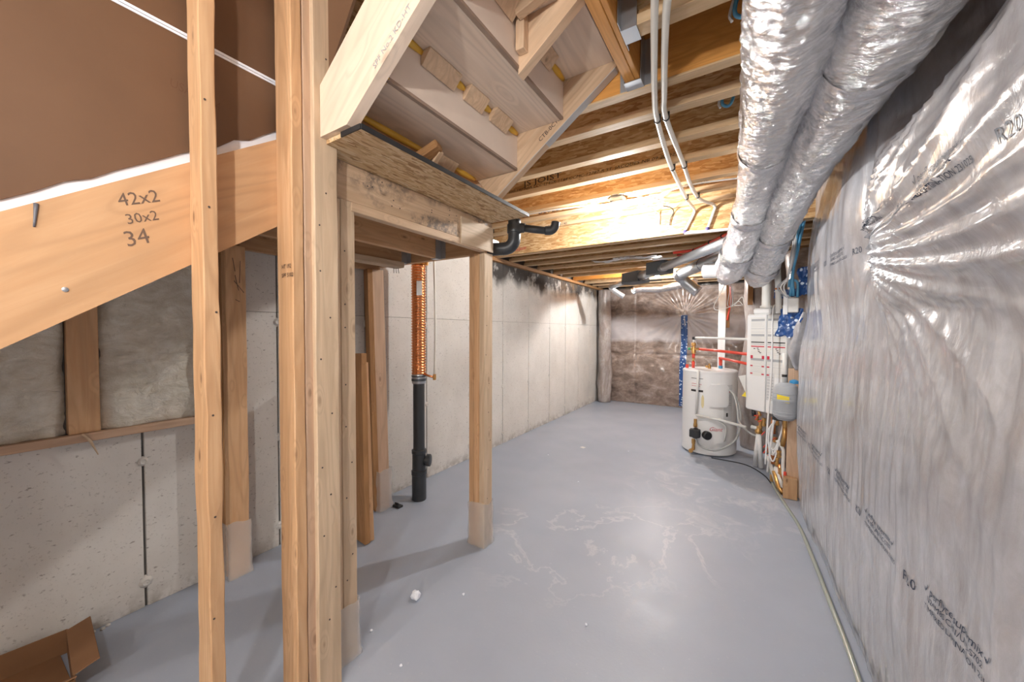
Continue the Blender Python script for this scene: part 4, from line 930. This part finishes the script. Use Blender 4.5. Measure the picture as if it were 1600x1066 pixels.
for i in range(2): tube('blue_cable', [(.30-.02*i, 3.66, 1.63), (.29, 3.64, 1.80), (.315-.01*i, 3.60, 1.98), (.33-.02*i, 3.55, 2.10), (.36, 3.45, 2.30)], .010, BLUE, jb, 8, 5)
for i in range(3): tube('grey_cable', [(.26, 3.65, 1.62), (.235-.02*i, 3.63, 1.70), (.26, 3.62, 1.78), (.275+.01*i, 3.6, 1.95), (.31, 3.5, 2.25)], .006, [LGREY, OFFW, GREYT][i], jb, 8, 5)
wpz = thing('vent_pipe', 'tall off-white pipe between the boiler and the junction box', 'pipe', (.22, 3.8, 1.5))
tube('pipe', [(.212, 3.74, 1.50), (.205, 3.76, 1.75), (.18, 3.8, 2.10)], .022, OFFW, wpz, 14, 3); lathe('copper_clip', [(.024, -.006), (.025, 0), (.024, .006)], (.207, 3.755, 1.70), COPPER, wpz, 14)
def patch(name, c, du, dv, n, m_, label, seed, amp=.02, mat=TAPE):
    c, du, dv = Vector(c), Vector(du), Vector(dv); nn = du.cross(dv).normalized(); vs, fs = [], []
    for i in range(m_+1):
        for j in range(n+1):
            u, v = j/n-.5, i/m_-.5; k = 1+.25*noise.noise(Vector((u*4, v*4, seed)))
            vs.append(du*u*k+dv*v*k+nn*amp*noise.noise(Vector((u*7+seed, v*7, 0))))
    for i in range(m_):
        for j in range(n): a = i*(n+1)+j; fs.append((a, a+1, a+n+2, a+n+1))
    q = len(vs); vs += [v-nn*.002 for v in vs]; fs += [tuple(x+q for x in f[::-1]) for f in fs]
    return tag(link(name, mesh(vs, fs, True), mat, None, Matrix.Translation(c)), label, 'tape')
patch('blue_tape_patch', (.28, 3.70, 1.42), (.14, -.06, 0), (.03, 0, .22), 14, 18, 'crumpled blue tape patch below the junction box', 2)
patch('blue_tape_patch', (.365, 3.66, 1.74), (.08, -.06, 0), (0, 0, .22), 12, 16, 'crumpled blue tape patch right of the blue cables', 5)
patch('blue_tape_patch', (.255, 3.76, 1.66), (.15, -.03, 0), (0, 0, .07), 12, 8, 'blue tape strip behind the junction box cables', 8)
sg = tag(tube('insulation_flap', [(.36, 3.78, 1.05), (.33, 3.74, 1.2), (.35, 3.72, 1.35), (.38, 3.72, 1.5)], [.03, .05, .06, .04], BLNEAR, None, 20, 10, cr_fn), 'wrinkled plastic-covered insulation flap right of the boiler', 'insulation')

# valves and pipes below the boiler
vm = thing('valve_manifold', 'cluster of brass valves, red handles and pipes under the boiler', 'valves', (.22, 3.85, .1))
def val(x, y, z, h=.06, r=.017): return lathe('brass_valve', [(r*.8, 0), (r, .006), (r, h*.3), (r*.75, h*.35), (r*.75, h*.65), (r, h*.7), (r, h)], (x, y, z), BRASS, vm, 12)
def handle(x, y, z, dx=.03, dz=.0): return board('red_handle', (x-dx, y, z-dz), (x+dx, y, z+dz), .016, .007, (0, 1, 0), RED, vm)
for x, y, z in ((.09, 4.10, .53), (.115, 4.08, .46), (.14, 4.02, .50), (.20, 3.88, .50), (.215, 3.86, .40), (.225, 3.84, .56), (.18, 3.9, .30), (.23, 3.82, .22), (.24, 3.80, .30), (.255, 3.80, .16)): val(x, y, z, random.uniform(.05, .08))
for x, y, z, a, b in ((.095, 4.08, .585, .03, .01), (.12, 4.05, .545, .025, .015), (.085, 4.07, .56, .012, .02), (.135, 4.0, .44, .012, .018), (.165, 3.9, .33, .012, .03), (.155, 3.9, .37, .02, .03), (.205, 3.84, .44, .018, .012), (.185, 3.88, .30, .018, .02), (.15, 3.92, .31, .012, .025)): handle(x, y, z, a, b)
for z in (.36, .62): tube('copper_pipe', [(.20, 3.87, z), (.205, 3.86, z-.14)], .016, COPPER, vm, 10)
tube('copper_pipe', [(.275, 3.80, .62), (.275, 3.80, .48), (.262, 3.80, .40)], .018, BRASS, vm, 12)
for x0_, z1_ in ((.21, .40),): lathe('filter_bowl', [(.026, 0), (.030, .01), (.030, .10), (.022, .11)], (.205, 3.86, .30), OFFW, vm, 16)
lathe('filter_bowl', [(.022, 0), (.026, .01), (.026, .08), (.02, .09)], (.235, 3.84, .12), OFFW, vm, 16)
tube('white_pipe', [(.165, 3.90, .28), (.19, 3.87, .20), (.225, 3.84, .08)], .015, OFFW, vm, 10)
tube('white_pipe', [(.225, 3.81, .44), (.265, 3.80, .38), (.27, 3.80, .33), (.27, 3.79, .20), (.285, 3.77, .10)], .013, OFFW, vm, 10, 3)
tube('white_pipe', [(.24, 3.81, .16), (.27, 3.78, .06)], .014, OFFW, vm, 10); tube('rusty_pipe', [(.215, 3.84, .17), (.245, 3.80, .05), (.275, 3.76, .02)], .020, BRASS, vm, 10); tube('rusty_pipe', [(.25, 3.82, .24), (.26, 3.80, .08)], .016, COPPER, vm, 10)
box('red_valve_body', .272, .292, 3.755, 3.775, .12, .20, RED, vm, .004); box('black_box', .19, .225, 3.80, 3.85, .60, .70, BLK, vm, .006); lathe('black_cap', [(.05, 0), (.05, .03)], (.235, 3.74, .628), BLK, vm, 18)
for i, (a, b) in enumerate(((.16, .45), (.185, .42), (.17, .36))):
    tube('white_cable', [(.215, 3.80, .62), (a, 3.82, .50), (a+.01, 3.83, b-.06), (.21, 3.81, b-.09), (.25, 3.80, .50), (.262, 3.80, .58)], .006, WHITE, vm, 8, 5)
tube('drain_end', [(.20, 3.80, .62), (.185, 3.82, .40), (.165, 3.86, .14)], .008, WHITE, vm, 8, 3); tube('boiler_tail', [(.06, 4.1, .63), (.065, 4.1, .57)], .018, BLK, vm, 10); tube('boiler_tail', [(.10, 4.06, .63), (.11, 4.05, .58)], .012, BRASS, vm, 10)
pv = thing('drain_stand', 'two white plastic tubes splaying to the floor below the valves', 'pipe', (.09, 4.38, 0))
tube('tube', [(.105, 4.33, .37), (.085, 4.39, .02)], [.016, .020], WHITE, pv, 12); tube('tube', [(.115, 4.32, .37), (.135, 4.37, .015)], [.016, .020], WHITE, pv, 12)
lathe('brass_top', [(.03, 0), (.034, .02), (.02, .05), (.018, .07)], (.11, 4.33, .36), BRASS, pv, 14); tube('side_pipe', [(.11, 4.33, .405), (.05, 4.36, .41)], .018, OFFW, pv, 12)
pl_ = [(.14+.09*math.cos(a)*(1+.2*math.sin(3*a)), 4.26+.05*math.sin(a), .0015) for a in [i*math.pi/10 for i in range(20)]]
fh = thing('floor_hose', 'clear greenish hose lying along the foot of the insulation wall', 'hose', (.3, 3, 0))
tube('hose', [(.19, 3.93, .16), (.20, 3.92, .08), (.215, 3.90, .02), (.27, 3.55, .012), (.325, 3.2, .012), (.35, 2.8, .012), (.368, 2.4, .012), (.385, 2.0, .012), (.39, 1.4, .012), (.40, .8, .012)], .011, HOSE, fh, 10, 5)
lathe('fitting', [(.012, 0), (.014, .03), (.012, .06)], (.20, 3.92, .05), BRASS, fh, 10)
tag(tube('floor_cable', [(-.30, 4.46, .006), (.0, 4.42, .006), (.15, 4.2, .006), (.2, 4.0, .006), (.21, 3.95, .03)], .005, BLK, None, 8, 4), 'thin black cable on the floor under the valves', 'cable')

# ------------------------------------------------------------------ near insulation wall under polythene
def SX(Y, z):
    base = .425-.047*(Y-1.93)
    sm = lambda t: t*t*(3-2*t) if 0 < t < 1 else (0.0 if t <= 0 else 1.0)
    b = -.022*math.sin(math.pi*min(1, max(0, z/1.35)))
    # upper pillow nearest the viewer
    f = sm((2.13-Y)/.42); hz_ = max(0, min(1, (z-1.42)/.68)); pil = math.sin(math.pi*hz_)**.8 if 0 < hz_ < 1 else 0
    b -= .085*pil*f
    g = sm((Y-2.13)/.25)*sm((3.66-Y)/.25); b -= .022*math.sin(math.pi*max(0, min(1, (z-1.35)/.9)))*g
    if z > 1.98: b += min(.13, .75*(z-1.98))*(.08+.92*f)
    b += .10*sm((Y-3.50)/.16)*(1 if z > 1.0 else .75)*.6
    b += .03*sm((z-1.2)/.35)*sm((Y-2.9)/.6)
    # staple pinch with radiating folds
    dy, dz = 2.12-Y, z-1.67; r = math.hypot(dy, dz)+1e-4
    b += .035*math.exp(-(r/.09)**2)+.03*math.exp(-((Y-2.13)/.035)**2)*sm((z-1.62)/.1)
    if dy > 0:
        an = math.atan2(dz, dy)
        q = an*26+5*noise.noise(Vector((an*2.2, r*.8, 3)))
        amp = .030*min(1, r/.30)*math.exp(-max(0, r-.5)/1.0)*math.exp(-((an-.02)/.6)**2)
        b += amp*(abs(math.sin(q))**.6-.65)
    b += .020*noise.noise(Vector((Y*2.3, z*2.0, 7)))+.006*noise.noise(Vector((Y*9, z*3.5, 3)))
    k = 1-sm((z-1.25)/.4)
    b += k*.0045*noise.noise(Vector((Y*34, z*3.2, 9)))+k*.002*noise.noise(Vector((Y*80, z*6, 5)))
    if Y < 1.8 and z > 1.6: b += .009*noise.noise(Vector((Y*5, z*30, 2)))*sm((z-1.72)/.15)
    if z < .12: b += (.12-z)*.12
    return base+b
Y0_, Y1_, Z1_ = -.9, 3.66, 2.375
ny, nz = 400, 170; vs, fs = [], []
for i in range(nz+1):
    z = .004+(Z1_-.004)*i/nz
    for j in range(ny+1):
        y = Y0_+(Y1_-Y0_)*j/ny; vs.append((SX(y, z), y, z))
for i in range(nz):
    for j in range(ny): a = i*(ny+1)+j; fs.append((a, a+ny+1, a+ny+2, a+1))
nb = tag(link('insulation_blanket', mesh(vs, fs, True), BLNEAR), 'grey insulation under glossy clear plastic covering the right wall', 'insulation')
def on_wall(yc, zc):
    # lettering reads along -Y from the room side
    return lambda u, v: Vector((SX(yc-u, zc+v)-.0015, yc-u, zc+v))
BINK = plain('blue_black_ink', (.03, .045, .08), .5)
def stamp(yc, zc, s=1.0):
    text('printed_text', '\u221a perflyte supermix \u221a', .036*s, None, (1, 0, 0), (0, 0, 1), BINK, nb, .2, on_wall(yc, zc+.058*s))
    text('printed_text', '  N24.M8S CAN/ULC-S702', .026*s, None, (1, 0, 0), (0, 0, 1), BINK, nb, .1, on_wall(yc, zc+.030*s))
    text('printed_text', 'TEMPERED LAMINATION 231025', .024*s, None, (1, 0, 0), (0, 0, 1), BINK, nb, 0, on_wall(yc, zc)) 
    text('printed_text', 'R20', .05*s, None, (1, 0, 0), (0, 0, 1), BINK, nb, 0, on_wall(yc-.43*s, zc))
for yc in (1.90, 1.42, .94): stamp(yc, 1.69, .85)
for yc in (3.45, 2.95, 2.45, 1.95, 1.45): stamp(yc, .60, .85)
stamp(2.62, 1.70, .8); stamp(3.10, 1.72, .8)
# ------------------------------------------------------------------ floor odds and ends
def crumb(name, x, y, r, mat, label, cat, seed=0):
    bm = bmesh.new(); bmesh.ops.create_icosphere(bm, subdivisions=2, radius=r)
    for v in bm.verts: v.co *= 1+.45*noise.noise(v.co/r*1.3+Vector((seed, 0, 0))); v.co.z *= .8
    zmin = min(v.co.z for v in bm.verts)
    me = bpy.data.meshes.new('m'); bm.to_mesh(me); bm.free()
    return tag(link(name, me, mat, None, Matrix.Translation((x, y, -zmin))), label, cat)
crumb('plaster_lump', -1.385, 1.30, .024, GYP, 'white plaster lump on the floor with a small shadow', 'lump', 3)
for i, (x, y) in enumerate(((-1.2, 1.45), (-.95, 2.35), (-1.25, 3.1), (-.6, 1.6), (-1.15, 1.0), (-1.8, 3.6), (-1.4, 1.05), (-1.1, 4.2))):
    crumb('floor_crumb', x, y, .006, GYP, 'tiny pale crumb scattered on the painted floor', 'crumb', i)['group'] = 'crumbs on the floor'
tag(prism('paper_scrap', [(-1.62, 4.05, .001), (-1.57, 4.03, .001), (-1.555, 4.075, .001), (-1.60, 4.09, .001)], (0, 0, .002), OFFW), 'small white paper scrap on the floor near the concrete wall', 'scrap')
cbx = thing('cardboard_box', 'open brown cardboard box in the lower left corner', 'box', (-2.22, .12, 0))
for nm, a, b, c_, d in (('side', (-2.37, .30), (-2.02, .27), .10, 0), ('side', (-2.37, .30), (-2.42, -.10), .10, 0), ('side', (-2.02, .27), (-2.07, -.12), .09, 0), ('side', (-2.42, -.10), (-2.07, -.12), .09, 0)):
    board(nm, (a[0], a[1], c_/2+.002), (b[0], b[1], c_/2+.002), c_, .004, (0, 0, 1), CARD, cbx, .0008)
board('bottom', (-2.22, .28, .004), (-2.22, -.11, .004), .36, .004, (1, 0, 0), CARD, cbx, .0008)
board('flap', (-2.02, .275, .10), (-2.07, -.11, .095), .09, .004, (1, 0, .55), CARD, cbx, .0008); board('flap', (-2.36, .33, .11), (-2.03, .30, .11), .07, .004, (0, 1, .3), CARD, cbx, .0008)

# nail heads on the pale boards
NAIL = plain('nail_head', (.06, .045, .04), .5)
def nail(parent, x, y, z, ax): lathe('nail_head', [(.0032, 0), (.0032, .0008)], (x, y, z), NAIL, parent, 7, ax)
for i in range(14): nail(cp, -1.2825, random.uniform(.755, .82), .25+i*.16+random.uniform(-.04, .04), (1, 0, 0))
for i in range(9): nail(cp, -1.3495, random.choice((.90, .925)), .3+i*.17+random.uniform(-.04, .04), (1, 0, 0))
for i in range(12): nail(ld, -1.3497, 1.0+random.random()*.58, random.uniform(1.88, 1.99), (1, 0, 0))
for i in range(8): nail(lp, -1.3565, random.uniform(1.85, 1.90), .3+.18*i, (1, 0, 0))
for i in range(6): nail(st, -1.3095, random.uniform(.443, .462), .5+.3*i, (1, 0, 0))

for dz in (0, .018): board('black_staple', (SX(2.125, 1.665+dz)-.004, 2.135, 1.665+dz), (SX(2.10, 1.655+dz)-.004, 2.105, 1.655+dz), .006, .003, (0, 0, 1), BLK, nb, .0005)
